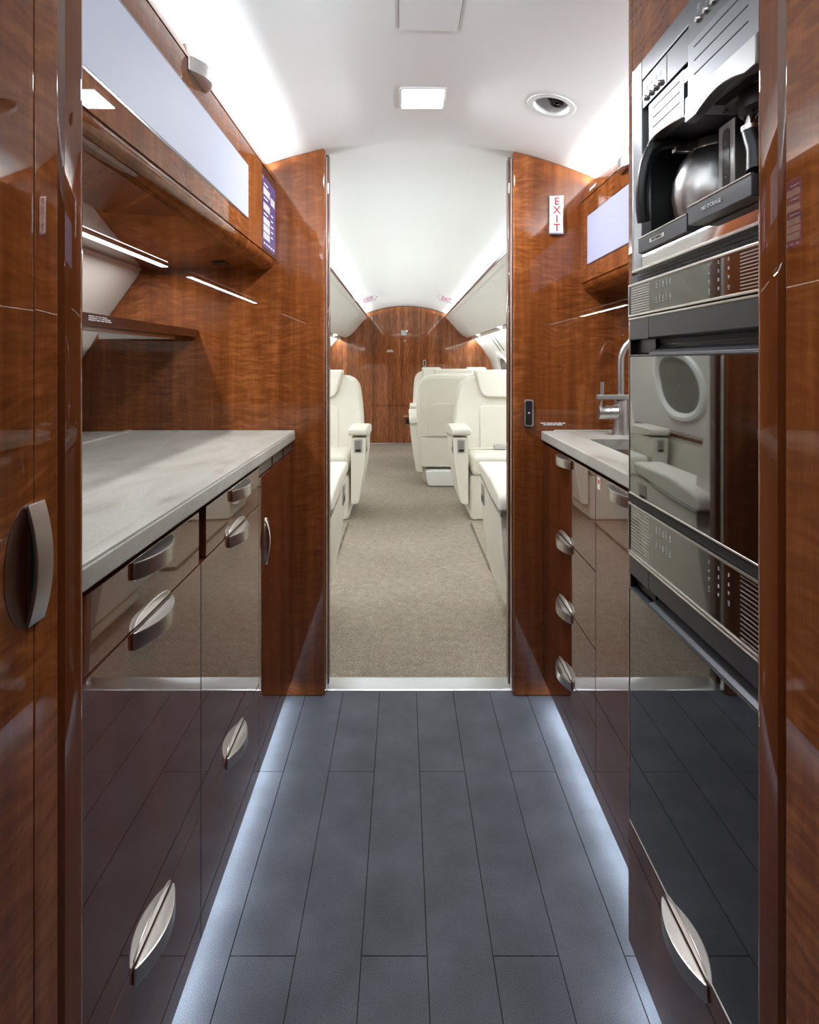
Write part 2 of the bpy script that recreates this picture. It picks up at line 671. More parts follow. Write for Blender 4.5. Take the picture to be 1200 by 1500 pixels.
wl = structure(MB().prism(bulkhead_left(-0.268, 0, 0), 'y', YB, YB + 0.04, 0.007, 3, 50).build('wall_back_left', 'wood'), 'figured mahogany bulkhead left of the doorway')
MB().prism(bulkhead_left(-0.285, 0, 0), 'y', YB + 0.038, YC - 0.03).build('groove', 'dark_wood', wl)
MB().prism(bulkhead_left(-0.261, 0, 0), 'y', YC - 0.04, YC, 0.006, 3, 50).build('jamb', 'wood_plain', wl)
rp = lambda xe: [(xe, 0.0)] + top_line(xe, RIGHT[0][0], 8, 0.001) + [(x - 0.001, z) for x, z in RW[1:]]
wr = structure(MB().prism(rp(0.381), 'y', YB, YB + 0.04, 0.007, 3, 50).build('wall_back_right', 'wood'), 'figured mahogany bulkhead right of the doorway')
MB().prism(rp(0.392), 'y', YB + 0.038, YC - 0.03).build('groove', 'dark_wood', wr)
MB().prism(rp(0.374), 'y', YC - 0.04, YC, 0.006, 3, 50).build('jamb', 'wood_plain', wr)
for w, x0, x1 in ((wl, -0.2665, -0.2635), (wr, 0.3765, 0.3795)):
    MB().box(x0, x1, YB + 0.012, YB + 0.03, 0.012, 1.86, 0.001, 1).build('edge_strip', 'satin_steel', w)

# entry lockers on both sides of the viewer, each ending in a rounded post
def locker(nm, x, sgn, y_seam, label):
    """faces look along sgn; the post closes the locker towards the galley"""
    bx = lambda x0, x1: (min(x0, x1), max(x0, x1))
    pts = [(x - sgn * 0.10, 0.6065), (x - sgn * 0.012, 0.6065)]
    for k in range(9):                       # hollow bead
        a = math.pi * k / 8
        pts.append((x - sgn * (0.003 + 0.009 * math.sin(a)), 0.6075 + 0.016 * k / 8))
    for k in range(7):                       # rounded nose
        a = R(90 * k / 6)
        pts.append((x - sgn * 0.012 * (1 - math.cos(a)), 0.649 + 0.012 * math.sin(a)))
    pts += [(x - sgn * 0.10, 0.661)]
    w = structure(MB().prism(pts, 'z', 0.0, 1.675).build(nm, 'wood_edge', angle=50), label)
    q0, q1 = bx(x - sgn * 0.02, x - sgn * 0.60)
    MB().box(q0, q1, -0.9, 0.6065, 0.0, 1.655).build('body', 'dark_wood', w)
    q0, q1 = bx(x, x - sgn * 0.02)
    MB().box(q0, q1, y_seam + 0.0008, 0.6058, 0.03, 1.673, 0.0012, 2).build('stile', 'wood', w)
    d = MB().box(q0, q1, -0.25, y_seam - 0.0008, 0.03, 1.673, 0.0012, 2).build('locker_door', 'wood', w)
    MB().box(q0, q1, -0.9, -0.252, 0.03, 1.673, 0.0012, 2).build('locker_door', 'wood', w)
    return w, d


def upright_pull(parent, x, sgn, y, zc_, L=0.118):
    """bowed bar over the seam, hollow behind, with a wooden finger dish on the near side"""
    o_ = crescent(L, 0.012)
    inner = [(u * 0.93, max(o - 0.004, 0.0)) for u, o in crescent(L, 0.012)][1:-1]
    loop = o_[1:-1] + inner[::-1]
    MB().prism(loop, 'z', 0.0, 0.026, 0.0012, 2, 40, f=lambda c: (x + sgn * (c.y + 0.0002), y + c.z, zc_ + c.x)).build('handle', 'satin_steel', parent)
    MB().prism([(u * 0.92, max(0.0, o - 0.005)) for u, o in crescent(L, 0.012)], 'z', 0.006, 0.024, f=lambda c: (x + sgn * c.y, y + c.z, zc_ + c.x)).build('hollow', 'black', parent)
    dp = [(y + 0.004 - 0.034 * math.sin(math.pi * k / 20), zc_ + L * 0.5 * math.cos(math.pi * k / 20)) for k in range(21)]
    MB().prism(dp, 'x', x - sgn * 0.002, x + sgn * 0.0005, 0.0003, 1, 50).build('finger_dish', 'dark_wood', parent)


nl, ld = locker('wall_near_left', -0.36, 1, 0.567, 'lacquered locker front and rounded post left of the galley entrance')
nr, rd = locker('wall_near_right', 0.40, -1, 0.5245, 'lacquered locker front and rounded post right of the galley entrance')
for w, x, sgn in ((nl, -0.372, 1), (nr, 0.412, -1)):
    q0, q1 = min(x, x - sgn * 0.02), max(x, x - sgn * 0.02)
    MB().box(q0, q1, -0.9, 0.655, 1.676, 1.795).build('soffit', 'headliner', w)
for x, sgn, lab in ((-0.60, 1, 'left'), (0.69, -1, 'right')):  # hidden lamps added above the lockers to brighten the ceiling
    t = thing('cove_light', 'added hidden fill light above the entry locker at the %s edge of the picture' % lab, 'light', (x, -0.1, 1.74), 'added entry fill lights')
    q0, q1 = min(x, x + sgn * 0.003), max(x, x + sgn * 0.003)
    MB().box(q0, q1, -0.88, 0.64, 1.750, 1.768).build('strip', 'bead_white', t)
    lamp(t, x + sgn * 0.0035, x + sgn * 0.0035, -0.88, 0.64, 1.750, 1.768, (sgn, 0, 0), ENTRY_FILL, LED)
    q0, q1 = min(x, x - sgn * 0.012), max(x, x - sgn * 0.012)
    MB().box(q0, q1, -0.88, 0.64, 1.725, 1.770).build('channel', 'aluminium', t)

# crew area behind the viewer (seen only in reflections)
structure(MB().box(-1.2, 1.3, YR - 0.05, YR, -0.02, 2.0).build('wall_front', 'wood_plain'))

# aft bulkhead of the cabin
fw = structure(MB().box(-1.25, 1.35, YF + 0.012, YF + 0.05, 0.0, 1.95).build('wall_aft', 'gap'), 'mahogany aft bulkhead with panels')
g = 0.003
PX = lambda px, d=9.44: (px - 590) * d / 1000.0
PZ = lambda py, d=9.44: EYE - (py - 530) * d / 1000.0
xa, xb, zm = PX(546.8), PX(616.8), PZ(594)
MB().prism([(-1.2, 0.02), (xa - g, 0.02)] + top_line(xa - g, -0.62, 4, 0.002) + [(-1.2, 1.2)], 'y', YF, YF + 0.012, 0.002, 2, 50).build('panel', 'wood_far', fw)
MB().prism([(xb + g, 0.02), (1.28, 0.02), (1.28, 1.2)] + top_line(0.71, xb + g, 4, 0.002), 'y', YF, YF + 0.012, 0.002, 2, 50).build('panel', 'wood_far', fw)
MB().prism([(xa + g, zm + g), (xb - g, zm + g)] + top_line(xb - g, xa + g, 6, 0.002), 'y', YF, YF + 0.012, 0.002, 2, 50).build('panel', 'wood_far', fw)
MB().box(xa + g, xb - g, YF, YF + 0.012, 0.02, zm - g, 0.002).build('panel', 'wood_far', fw)
MB().box(-1.1, 1.2, YF - 0.01, YF, 0.004, 0.03, 0.002).build('kick_strip', 'aluminium', fw)

# ---------------------------------------------------------------- pulls
PULL_L = 0.136


def crescent(L, p, n=14, e=0.003):
    pts = [(-L / 2, 0.0)]
    for k in range(n + 1):
        u = -1 + 2 * k / n
        pts.append((u * L / 2, e + (p - e) * (1 - u * u)))
    pts.append((L / 2, 0.0))
    return pts


def pull(parent, x, y, z, sgn, up=False, dish=True, L=PULL_L):
    """lens-shaped pull on a face at x looking towards sgn*x, along y, bar under (or over) the seam at z"""
    d = -1 if not up else 1
    b = MB().prism([(y + u, x + sgn * o) for u, o in crescent(L, 0.024, e=0.005)], 'z', z + d * 0.002, z + d * 0.028, 0.0025, 2, 40, f=lambda c: (c.y, c.x, c.z))
    b.build('handle', 'satin_steel', parent)
    if dish:
        pts = []
        for k in range(17):
            a = math.pi * k / 16
            pts.append((y + L / 2 * 0.96 * math.cos(a), z - d * (0.002 + 0.015 * math.sin(a))))
        MB().prism(pts, 'x', x - 0.002 * sgn, x + 0.0016 * sgn, 0.0008, 1, 50).build('finger_dish', 'satin_steel' if not up else 'dark_wood', parent)


upright_pull(ld, -0.36, 1, 0.553, 0.956)
upright_pull(rd, 0.40, -1, 0.510, 0.590)

# ---------------------------------------------------------------- left base cabinets
XL = -0.378
Z0, ZLO, ZHI, ZT = 0.066, 0.304, 0.775, 0.880
SEAM = 0.0012
yA0, yAB, yBC = 0.664, 1.0873, 1.5264


def carcass(parent, x_front, x_back, y0, y1, z0, z1, kick_in=0.055):
    sg = 1 if x_back > x_front else -1
    MB().box(min(x_front + sg * 0.02, x_back), max(x_front + sg * 0.02, x_back), y0, y1, z0, z1).build('body', 'dark_wood', parent)
    a, b = x_front + sg * kick_in, x_front + sg * (kick_in + 0.02)
    MB().box(min(a, b), max(a, b), y0, y1, 0.0, z0).build('kick_board', 'black', parent)


def front(name, parent, x, sgn, y0, y1, z0, z1, mat='wood_plain'):
    return MB().box(min(x, x - sgn * 0.019), max(x, x - sgn * 0.019), y0 + SEAM, y1 - SEAM, z0 + SEAM, z1 - SEAM, 0.0012, 2).build(name, mat, parent)


ca = thing('base_cabinet', 'lacquered mahogany base cabinet with three pulls under the near end of the long left counter', 'cabinet', (-0.7, 0.87, 0))
carcass(ca, XL, -1.0, yA0, yAB, Z0, ZT)
f1 = front('drawer', ca, XL, 1, yA0, yAB - 0.009, ZHI, 0.874)
pull(f1, XL, 0.877, 0.873, 1, dish=False)
f2 = front('door', ca, XL, 1, yA0, yAB, ZLO, ZHI)
pull(f2, XL, 0.877, ZHI, 1)
f3 = front('bottom_drawer', ca, XL, 1, yA0, yAB, Z0, ZLO)
pull(f3, XL, 0.88, ZLO, 1)
cb = thing('base_cabinet', 'lacquered mahogany base cabinet with three pulls beside the vented cabinet on the left', 'cabinet', (-0.7, 1.3, 0))
carcass(cb, XL, -1.0, yAB, yBC, Z0, ZT)
f1 = front('drawer', cb, XL, 1, yAB + 0.027, yBC, ZHI, 0.874)
pull(f1, XL, 1.345, 0.870, 1, dish=False)
f2 = front('door', cb, XL, 1, yAB, yBC, ZLO, ZHI)
pull(f2, XL, 1.325, ZHI, 1)
f3 = front('bottom_drawer', cb, XL, 1, yAB, yBC, Z0, ZLO)
pull(f3, XL, 1.31, ZLO, 1)
cc = thing('vented_cabinet', 'narrow mahogany cabinet with a metal vent grille on top, against the doorway bulkhead at left', 'cabinet', (-0.7, 1.76, 0))
carcass(cc, XL, -1.0, yBC, YB, Z0, ZT)
f1 = front('door', cc, XL, 1, yBC, YB - 0.002, Z0, 0.846)
fr = [(1.605 + 0.022 * math.cos(2 * math.pi * k / 24), 0.655 + 0.066 * math.sin(2 * math.pi * k / 24)) for k in range(24)]
MB().prism(fr, 'x', XL - 0.002, XL + 0.003, 0.001, 1, 50).build('finger_dish', 'satin_steel', f1)
MB().prism([(u, o) for u, o in crescent(0.118, 0.014)], 'z', 0.0, 0.014, 0.002, 2, 40, f=lambda c: (XL + c.y, 1.592 + c.z, 0.655 + c.x)).build('handle', 'chrome', f1)
gr = MB().box(XL - 0.02, XL - 0.008, yBC + 0.004, YB - 0.004, 0.848, 0.880).build('vent_grille', 'black', cc)
mb = MB()
for k in range(6):
    z = 0.8515 + 0.005 * k
    mb.box(XL - 0.008, XL - 0.001, yBC + 0.004, YB - 0.004, z, z + 0.0012)
k = yBC + 0.006
while k < YB - 0.006:
    mb.box(XL - 0.007, XL - 0.0015, k, k + 0.0013, 0.849, 0.879)
    k += 0.0085
tag(mb.build('grille_bars', 'satin_steel', gr), kind='stuff')
for k in range(1, 3):
    y = yBC + (YB - yBC) * k / 3
    MB().box(XL - 0.008, XL + 0.0005, y - 0.004, y + 0.004, 0.848, 0.880).build('divider', 'dark_wood', gr)

# left counter
ct = thing('countertop', 'long pale speckled stone countertop over the left base cabinets', 'countertop', (-0.75, 1.3, 0.883))
MB().box(-1.13, -0.370, YN1, YB - 0.001, 0.8825, 0.9125, 0.004, 3).build('slab', 'stone', ct)
MB().box(-0.398, -0.3715, YN1, YB - 0.001, 0.9105, 0.9160, 0.002, 2).build('front_rim', 'stone', ct)
MB().box(-0.94, -0.398, YB - 0.022, YB - 0.001, 0.9105, 0.9160, 0.002, 2).build('back_rim', 'stone', ct)
MB().box(-0.95, -0.93, YN1, YB - 0.001, 0.9105, 0.9175, 0.002, 2).build('side_rim', 'stone', ct)

# kick lights under the cabinets
def kick_light(label, x, y0, y1):
    t = thing('kick_light', label, 'light', (x, (y0 + y1) / 2, 0.058), 'floor level light strips')
    MB().box(x - 0.010, x + 0.010, y0, y1, 0.060, 0.066).build('channel', 'aluminium', t)
    MB().box(x - 0.007, x + 0.007, y0, y1, 0.0575, 0.060).build('strip', 'bead_white', t)
    lamp(t, x - 0.007, x + 0.007, y0, y1, 0.0572, 0.0572, (0, 0, -1), KICK, (0.76, 0.89, 1.0))


kick_light('cool white light strip under the left base cabinets', XL - 0.035, YN1, YB - 0.03)
kick_light('cool white light strip under the sink cabinets on the right', 0.482 + 0.035, 1.12, YB - 0.03)
kick_light('cool white light strip under the oven cabinet', 0.424 + 0.03, YN1, 1.08)

# ---------------------------------------------------------------- left wall cabinet
YU0, YU1 = YN1 + 0.001, YB - 0.001
uc = thing('wall_cabinet', 'long glossy mahogany overhead cabinet with a frosted panel along the left wall', 'cabinet', (-0.7, 1.3, 1.465))
prof = [(-0.455, 1.808), (-0.447, 1.792), (-0.4385, 1.766), (-0.4385, 1.5)]
for k in range(1, 9):
    a = R(90 * k / 8)
    prof.append((-0.4385 - 0.042 * (1 - math.cos(a)), 1.5 - 0.034 * math.sin(a)))
prof += [(-0.892, 1.470), (-0.80, 1.575), (-0.705, 1.69), (-0.62, 1.71), (-0.475, 1.765)]
MB().prism(prof, 'y', YU0, YU1).build('body', 'wood', uc, angle=30)
yd = 2.11 * K
MB().prism([(-0.4385, 1.7675), (-0.4345, 1.7675), (-0.4375, 1.783), (-0.443, 1.798), (-0.450, 1.8085), (-0.4552, 1.8085), (-0.447, 1.792)], 'y', YU0, YU1, 0.0008, 1, 50).build('fascia', 'wood', uc)
MB().box(-0.4390, -0.4380, YU0, YU1, 1.763, 1.769).build('seam', 'gap', uc)  # dark strip paints the shade inside the fascia gap
dr = MB().box(-0.4385, -0.4345, YU0, yd - 0.001, 1.500, 1.764, 0.0015, 2).build('door', 'wood', uc)
MB().box(-0.4345, -0.4338, YU0, 1.634, 1.550, 1.708, 0.0003, 1).build('panel_trim', 'dark_wood', dr)
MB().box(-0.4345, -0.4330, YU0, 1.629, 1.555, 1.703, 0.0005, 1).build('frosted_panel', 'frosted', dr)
# pull at the top of the door, bar over the seam
MB().prism([(0.0 + u, o) for u, o in crescent(0.105, 0.030)], 'z', 1.742, 1.772, 0.0025, 2, 40, f=lambda c: (-0.4345 + c.y, 1.225 + c.x, c.z)).build('handle', 'satin_steel', dr)
dp = []
for k in range(17):
    a = math.pi * k / 16
    dp.append((1.225 + 0.054 * math.cos(a), 1.745 - 0.022 * math.sin(a)))
MB().prism(dp, 'x', -0.436, -0.4338, 0.0005, 1, 50).build('finger_dish', 'wood_edge', dr)
MB().prism([(1.175, 1.779), (1.275, 1.779), (1.272, 1.796), (1.172, 1.796)], 'x', -0.446, -0.4365, 0.001, 1).build('latch_tag', 'tag_white', uc)
cpn = MB().box(-0.4385, -0.4355, yd + 0.001, YU1 - 0.002, 1.500, 1.764, 0.0015, 2).build('control_panel', 'dark_wood', uc)
SX = -0.4355
MB().box(SX, SX + 0.0008, yd + 0.012, YU1 - 0.016, 1.515, 1.735, 0.0003, 1).build('touch_screen', 'screen', cpn)
ysc0, ysc1 = yd + 0.012, YU1 - 0.016
wS = ysc1 - ysc0
for z, h in ((1.690, 0.022), (1.642, 0.022), (1.598, 0.020), (1.574, 0.020), (1.550, 0.020)):
    MB().box(SX + 0.0008, SX + 0.0014, ysc0 + 0.04 * wS, ysc0 + 0.52 * wS, z - h / 2, z + h / 2).build('screen_button', 'screen_button', cpn)
MB().box(SX + 0.0008, SX + 0.0014, ysc0 + 0.60 * wS, ysc0 + 0.92 * wS, 1.668, 1.692).build('screen_button', 'screen_button', cpn)
for z in (1.712, 1.668, 1.619):
    mb = MB()
    for a, b in ((0.08, 0.14), (0.17, 0.26), (0.29, 0.36)):
        mb.box(SX + 0.0008, SX + 0.0013, ysc0 + a * wS, ysc0 + b * wS, z - 0.002, z + 0.002)
    tag(mb.build('screen_caption', 'screen_text', cpn), kind='stuff')
mb = MB()
for k in range(5):
    mb.box(SX + 0.0008, SX + 0.0013, ysc0 + (0.08 + 0.18 * k) * wS, ysc0 + (0.17 + 0.18 * k) * wS, 1.524, 1.528)
    mb.box(SX + 0.0008, SX + 0.0013, ysc0 + 0.62 * wS, ysc0 + (0.78 + 0.02 * (k % 3)) * wS, 1.56 + 0.018 * k, 1.563 + 0.018 * k)
tag(mb.build('screen_caption', 'screen_text', cpn), kind='stuff')
st = MB().box(-0.785, -0.765, 0.93, 1.89, 1.4622, 1.4695).build('strip_light', 'aluminium', uc)
MB().box(-0.785, -0.765, 0.93, 1.89, 1.4595, 1.462).build('diffuser', 'lit_diffuser', st)
lamp(uc, -0.785, -0.765, 0.93, 1.89, 1.4592, 1.4592, (0, 0, -1), UNDER_CAB, (1.0, 0.97, 0.97))
MB().box(-0.60, -0.56, 1.82, 1.87, 1.461, 1.467, 0.001, 1).build('vent', 'black_plastic', uc)

cl = thing('cove_light', 'bright white cove light above the left overhead cabinet', 'light', (-0.52, 1.3, 1.75), 'galley cove lights')
MB().box(-0.612, -0.600, YU0 + 0.02, YU1 - 0.01, 1.738, 1.781).build('channel', 'aluminium', cl)
MB().box(-0.600, -0.597, YU0 + 0.02, YU1 - 0.01, 1.760, 1.780).build('strip', 'bead_white', cl)
lamp(cl, -0.572, -0.572, YU0 + 0.02, YU1 - 0.01, 1.738, 1.752, (1, 0, 0), COVE_EDGE, LED)  # second row, added to whiten the ceiling band beside the lip
MB().box(-0.585, -0.573, YU0 + 0.02, YU1 - 0.01, 1.732, 1.754).build('edge_strip', 'bead_white', cl)
lamp(cl, -0.5965, -0.5965, YU0 + 0.02, YU1 - 0.01, 1.760, 1.780, (1, 0, 0), GALLEY_COVE, LED)

# pull-out shelf on the left lining
sh = thing('pull_out_shelf', 'thin mahogany pull-out shelf with a steel tray beneath, above the left counter', 'shelf', (-0.85, 1.6, 1.235))
MB().box(-0.722, -0.704, 1.20, YB - 0.004, 1.236, 1.262, 0.0015, 2).build('front_board', 'dark_wood', sh)
MB().box(-1.01, -0.722, 1.20, YB - 0.004, 1.254, 1.260).build('top', 'dark_wood', sh)
MB().box(-1.01, -0.745, 1.20, 1.205, 1.226, 1.254).build('tray_end', 'brushed_steel', sh)
MB().box(-0.75, -0.745, 1.20, YB - 0.10, 1.226, 1.254).build('tray_rail', 'brushed_steel', sh)
MB().box(-1.01, -0.745, 1.20, YB - 0.10, 1.250, 1.254).build('tray_bed', 'brushed_steel', sh)
MB().box(-0.99, -0.75, YB - 0.11, YB - 0.10, 1.226, 1.254).build('tray_stop', 'brushed_steel', sh)
mb = MB()
for r, wds in enumerate(((0.05, 0.02), (0.075, 0.01), (0.06, 0.03))):
    y = 1.30
    for w in wds + wds[::-1]:
        mb.box(-0.704, -0.7036, y, y + w * 0.5, 1.254 - 0.0045 * r, 1.2565 - 0.0045 * r)
        y += w * 0.5 + 0.004
tag(mb.build('placard_print', 'print', sh), kind='stuff')

# ---------------------------------------------------------------- right base cabinets, counter, sink
XR = 0.482
yDS, yS0 = K * XR / 0.2827, 1.10
cd = thing('drawer_cabinet', 'mahogany base cabinet with four stacked drawers, against the doorway bulkhead at right', 'cabinet', (0.8, 1.72, 0))
carcass(cd, XR, 1.05, yDS, YB - 0.002, Z0, 0.73)
zs = [Z0, 0.240, 0.431, 0.627, 0.874]
for i, nm in enumerate(('drawer', 'drawer', 'drawer', 'drawer')):
    f = front(nm, cd, XR, -1, yDS, YB - 0.002, zs[i], zs[i + 1])
    pull(f, XR, 1.722, zs[i + 1] - (0.003 if i == 3 else 0), -1, dish=(i < 3))
cs = thing('sink_cabinet', 'mahogany sink base cabinet with a tall door and a small sticker, beside the oven cabinet', 'cabinet', (0.8, 1.28, 0))
carcass(cs, XR, 1.05, yS0, yDS, Z0, 0.73)
f = front('door', cs, XR, -1, yS0, yDS, Z0, 0.874)
pull(f, XR, 1.275, 0.871, -1, dish=False)
stk = MB().box(XR - 0.0006, XR, 1.415, 1.434, 0.838, 0.868).build('sticker', 'tag_white', f)
MB().box(XR - 0.0010, XR - 0.0006, 1.419, 1.430, 0.852, 0.862).build('sticker_print', 'red_print', f)

cr = thing('countertop', 'short pale stone countertop around the sink on the right', 'countertop', (0.8, 1.5, 0.883))
sx0, sx1, sy0, sy1 = 0.575, 0.90, 1.36, 1.78
MB().box(0.476, sx0, 1.09, YB - 0.001, 0.8825, 0.9140, 0.004, 3).build('front_slab', 'stone', cr)
MB().box(sx1, 1.14, 1.09, YB - 0.001, 0.8825, 0.9140, 0.002, 2).build('back_slab', 'stone', cr)
MB().box(sx0 - 0.003, sx1 + 0.003, sy1, YB - 0.001, 0.8825, 0.9138).build('end_slab', 'stone', cr)
MB().box(sx0 - 0.003, sx1 + 0.003, 1.09, sy0, 0.8825, 0.9138).build('near_slab', 'stone', cr)
MB().box(0.52, 1.14, YB - 0.02, YB - 0.001, 0.9125, 0.918, 0.002, 2).build('back_rim', 'stone', cr)
sk = thing('sink', 'rectangular polished steel sink sunk in the right countertop', 'sink', (0.74, 1.57, 0.74))
MB().box(sx0 - 0.004, sx1 + 0.004, sy0 - 0.004, sy1 + 0.004, 0.735, 0.740).build('bottom', 'satin_steel', sk)
mb = MB()
mb.box(sx0 - 0.004, sx0 - 0.001, sy0, sy1, 0.735, 0.905)
mb.box(sx1 + 0.001, sx1 + 0.004, sy0, sy1, 0.735, 0.905)
mb.box(sx0, sx1, sy0 - 0.004, sy0 - 0.001, 0.735, 0.905)
mb.box(sx0, sx1, sy1 + 0.001, sy1 + 0.004, 0.735, 0.905)
mb.build('basin_wall', 'satin_steel', sk)
MB().lathe([(0.03, 0.002), (0.03, 0.004), (0.02, 0.004), (0.018, 0.001), (0, 0.001)], (0.74, 1.57, 0.739)).build('drain', 'chrome', sk)

FX, FY, FZ = 0.716, 1.905, 0.9138
fc = thing('faucet', 'brushed steel faucet with a flat side lever and tall bent spout behind the sink', 'faucet', (FX, FY, FZ))
MB().lathe([(0, 0), (0.0275, 0), (0.0275, 0.004), (0.024, 0.03), (0.0235, 0.125), (0.0225, 0.128), (0, 0.128)], (FX, FY, FZ)).build('body', 'brushed_steel', fc)
sp = [(FX, FY, FZ + 0.12), (FX, FY, FZ + 0.24)]
for k in range(11):
    a = R(90 * k / 10)
    sp.append((FX + 0.085 * (1 - math.cos(a)), FY - 0.02 * (1 - math.cos(a)), FZ + 0.24 + 0.085 * math.sin(a)))
for k in range(1, 9):
    a = R(90 * k / 8)
    sp.append((FX + 0.085 + 0.075 * math.sin(a), FY - 0.02, FZ + 0.325 - 0.075 * (1 - math.cos(a))))
sp.append((FX + 0.16, FY - 0.02, FZ + 0.20))
MB().tube(sp, 0.0115, 14).build('spout', 'brushed_steel', fc)
MB().lathe([(0, -0.078), (0.021, -0.078), (0.0225, -0.074), (0.0225, -0.046), (0.020, -0.044), (0.020, -0.042), (0.0225, -0.040), (0.0225, -0.018), (0.006, 0.0), (0, 0)], (FX, FY - 0.012, FZ + 0.073), 'x', 24).build('valve', 'brushed_steel', fc)
MB().box(FX - 0.086, FX + 0.016, FY - 0.036, FY - 0.014, FZ + 0.116, FZ + 0.131, 0.002, 2).build('lever', 'pale_metal', fc)
MB().tube([(FX - 0.070, FY - 0.025, FZ + 0.128), (FX - 0.070, FY - 0.025, FZ + 0.172)], 0.0065, 12).build('pin', 'brushed_steel', fc)
MB().tube([(FX - 0.072, FY - 0.02, FZ + 0.09), (FX - 0.070, FY - 0.022, FZ + 0.118)], 0.0035, 8).build('stem', 'brushed_steel', fc)

# ---------------------------------------------------------------- right wall cabinet
ur = thing('wall_cabinet', 'glossy mahogany overhead cabinet with a lavender frosted panel above the sink', 'cabinet', (0.85, 1.55, 1.385))
prof = [(0.640, 1.764), (0.632, 1.750), (0.6165, 1.697), (0.6165, 1.42)]
for k in range(1, 9):
    a = R(90 * k / 8)
    prof.append((0.6165 + 0.05 * (1 - math.cos(a)), 1.42 - 0.036 * math.sin(a)))
prof += [(1.03, 1.388), (0.90, 1.54), (0.80, 1.65), (0.73, 1.67), (0.66, 1.705)]
MB().prism(prof, 'y', 1.12, YU1).build('body', 'wood', ur, angle=30)
MB().prism([(0.6165, 1.6985), (0.6125, 1.6985), (0.620, 1.733), (0.628, 1.752), (0.636, 1.7645), (0.640, 1.7645), (0.632, 1.750)], 'y', 1.12, YU1, 0.0008, 1, 50).build('fascia', 'wood', ur)
MB().box(0.6160, 0.6170, 1.12, YU1, 1.694, 1.700).build('seam', 'gap', ur)  # shade of the gap over the door, painted as a dark strip
dr = MB().box(0.6125, 0.6165, 1.12, YU1 - 0.001, 1.420, 1.695, 0.0015, 2).build('door', 'wood', ur)
MB().box(0.6118, 0.6125, 1.2, 1.925, 1.470, 1.638, 0.0003, 1).build('panel_trim', 'dark_wood', dr)
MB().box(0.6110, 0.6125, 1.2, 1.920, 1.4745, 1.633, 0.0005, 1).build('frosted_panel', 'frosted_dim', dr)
MB().prism([(u, o) for u, o in crescent(0.105, 0.026)], 'z', 1.675, 1.703, 0.0025, 2, 40, f=lambda c: (0.6125 - c.y, 1.575 + c.x, c.z)).build('handle', 'satin_steel', dr)
MB().prism([(1.52, 1.712), (1.62, 1.712), (1.62, 1.729), (1.52, 1.729)], 'x', 0.6125, 0.622, 0.001, 1).build('latch_tag', 'tag_white', ur)
mb = MB()
for r in range(3):
    mb.box(0.6140 + 0.0009 * r, 0.6180 + 0.0009 * r, 1.85, 1.91, 1.712 + 0.004 * r, 1.7145 + 0.004 * r)
tag(mb.build('placard_print', 'print', ur), kind='stuff')
st = MB().box(0.87, 0.89, 1.14, 1.72, 1.3772, 1.3845).build('strip_light', 'aluminium', ur)
MB().box(0.87, 0.89, 1.14, 1.72, 1.3745, 1.377).build('diffuser', 'lit_diffuser', st)
lamp(ur, 0.87, 0.89, 1.14, 1.72, 1.3742, 1.3742, (0, 0, -1), UNDER_CAB, (1.0, 0.97, 0.97))
cl = thing('cove_light', 'bright white cove light above the overhead cabinet over the sink', 'light', (0.71, 1.5, 1.70), 'galley cove lights')
MB().box(0.695, 0.705, 0.70, YU1 - 0.01, 1.715, 1.765).build('channel', 'aluminium', cl)
MB().box(0.692, 0.695, 0.70, YU1 - 0.01, 1.744, 1.764).build('strip', 'bead_white', cl)
lamp(cl, 0.688, 0.688, 0.70, YU1 - 0.01, 1.718, 1.732, (-1, 0, 0), COVE_EDGE, LED)  # extra lower row added for the bright band at this lip
MB().box(0.689, 0.695, 0.70, YU1 - 0.01, 1.715, 1.734).build('edge_strip', 'bead_white', cl)
lamp(cl, 0.6915, 0.6915, 0.70, YU1 - 0.01, 1.744, 1.764, (-1, 0, 0), GALLEY_COVE, LED)

# ---------------------------------------------------------------- oven cabinet
tall = thing('oven_cabinet', 'tall mahogany cabinet that houses the coffee maker and the two ovens', 'cabinet', (0.75, 0.88, 0))
XT, YT0, YT1 = 0.430, YN1 + 0.001, 1.1045
MB().box(XT + 0.12, 1.0, YT0, YT1, Z0, 1.68).build('body', 'dark_wood', tall)
MB().box(XT, XT + 0.12, YT1 - 0.018, YT1, Z0, 1.86, 0.001, 1).build('side_panel', 'wood', tall)
MB().prism([(XT, 1.684), (1.0, 1.684), (0.75, 1.71), (0.62, zc(0.62) - 0.006), (XT, zc(XT) - 0.006)], 'y', YT0, YT1 - 0.018, 0.001, 1).build('top_panel', 'wood', tall)
MB().box(XT + 0.05, XT + 0.07, YT0, YT1, 0.0, Z0).build('kick_board', 'black', tall)
f = front('bottom_drawer', tall, 0.424, -1, YT0, 1.0915, Z0, 0.291)
pull(f, 0.424, 0.871, 0.290, -1)
MB().box(0.424, XT + 0.12, YT0, 1.09, 0.8925, 0.905).build('divider', 'black', tall)
MB().box(0.430, XT + 0.12, YT0, 1.088, 1.296, 1.312).build('vent_rail', 'graphite', tall)
mb = MB()
for k in range(62):
    y = 0.68 + 0.0062 * k
    mb.box(0.4295, 0.4305, y, y + 0.0035, 1.2985, 1.3015)
    mb.box(0.4295, 0.4305, y, y + 0.0035, 1.3035, 1.3060)
tag(mb.build('vent_holes', 'black', tall), kind='stuff')


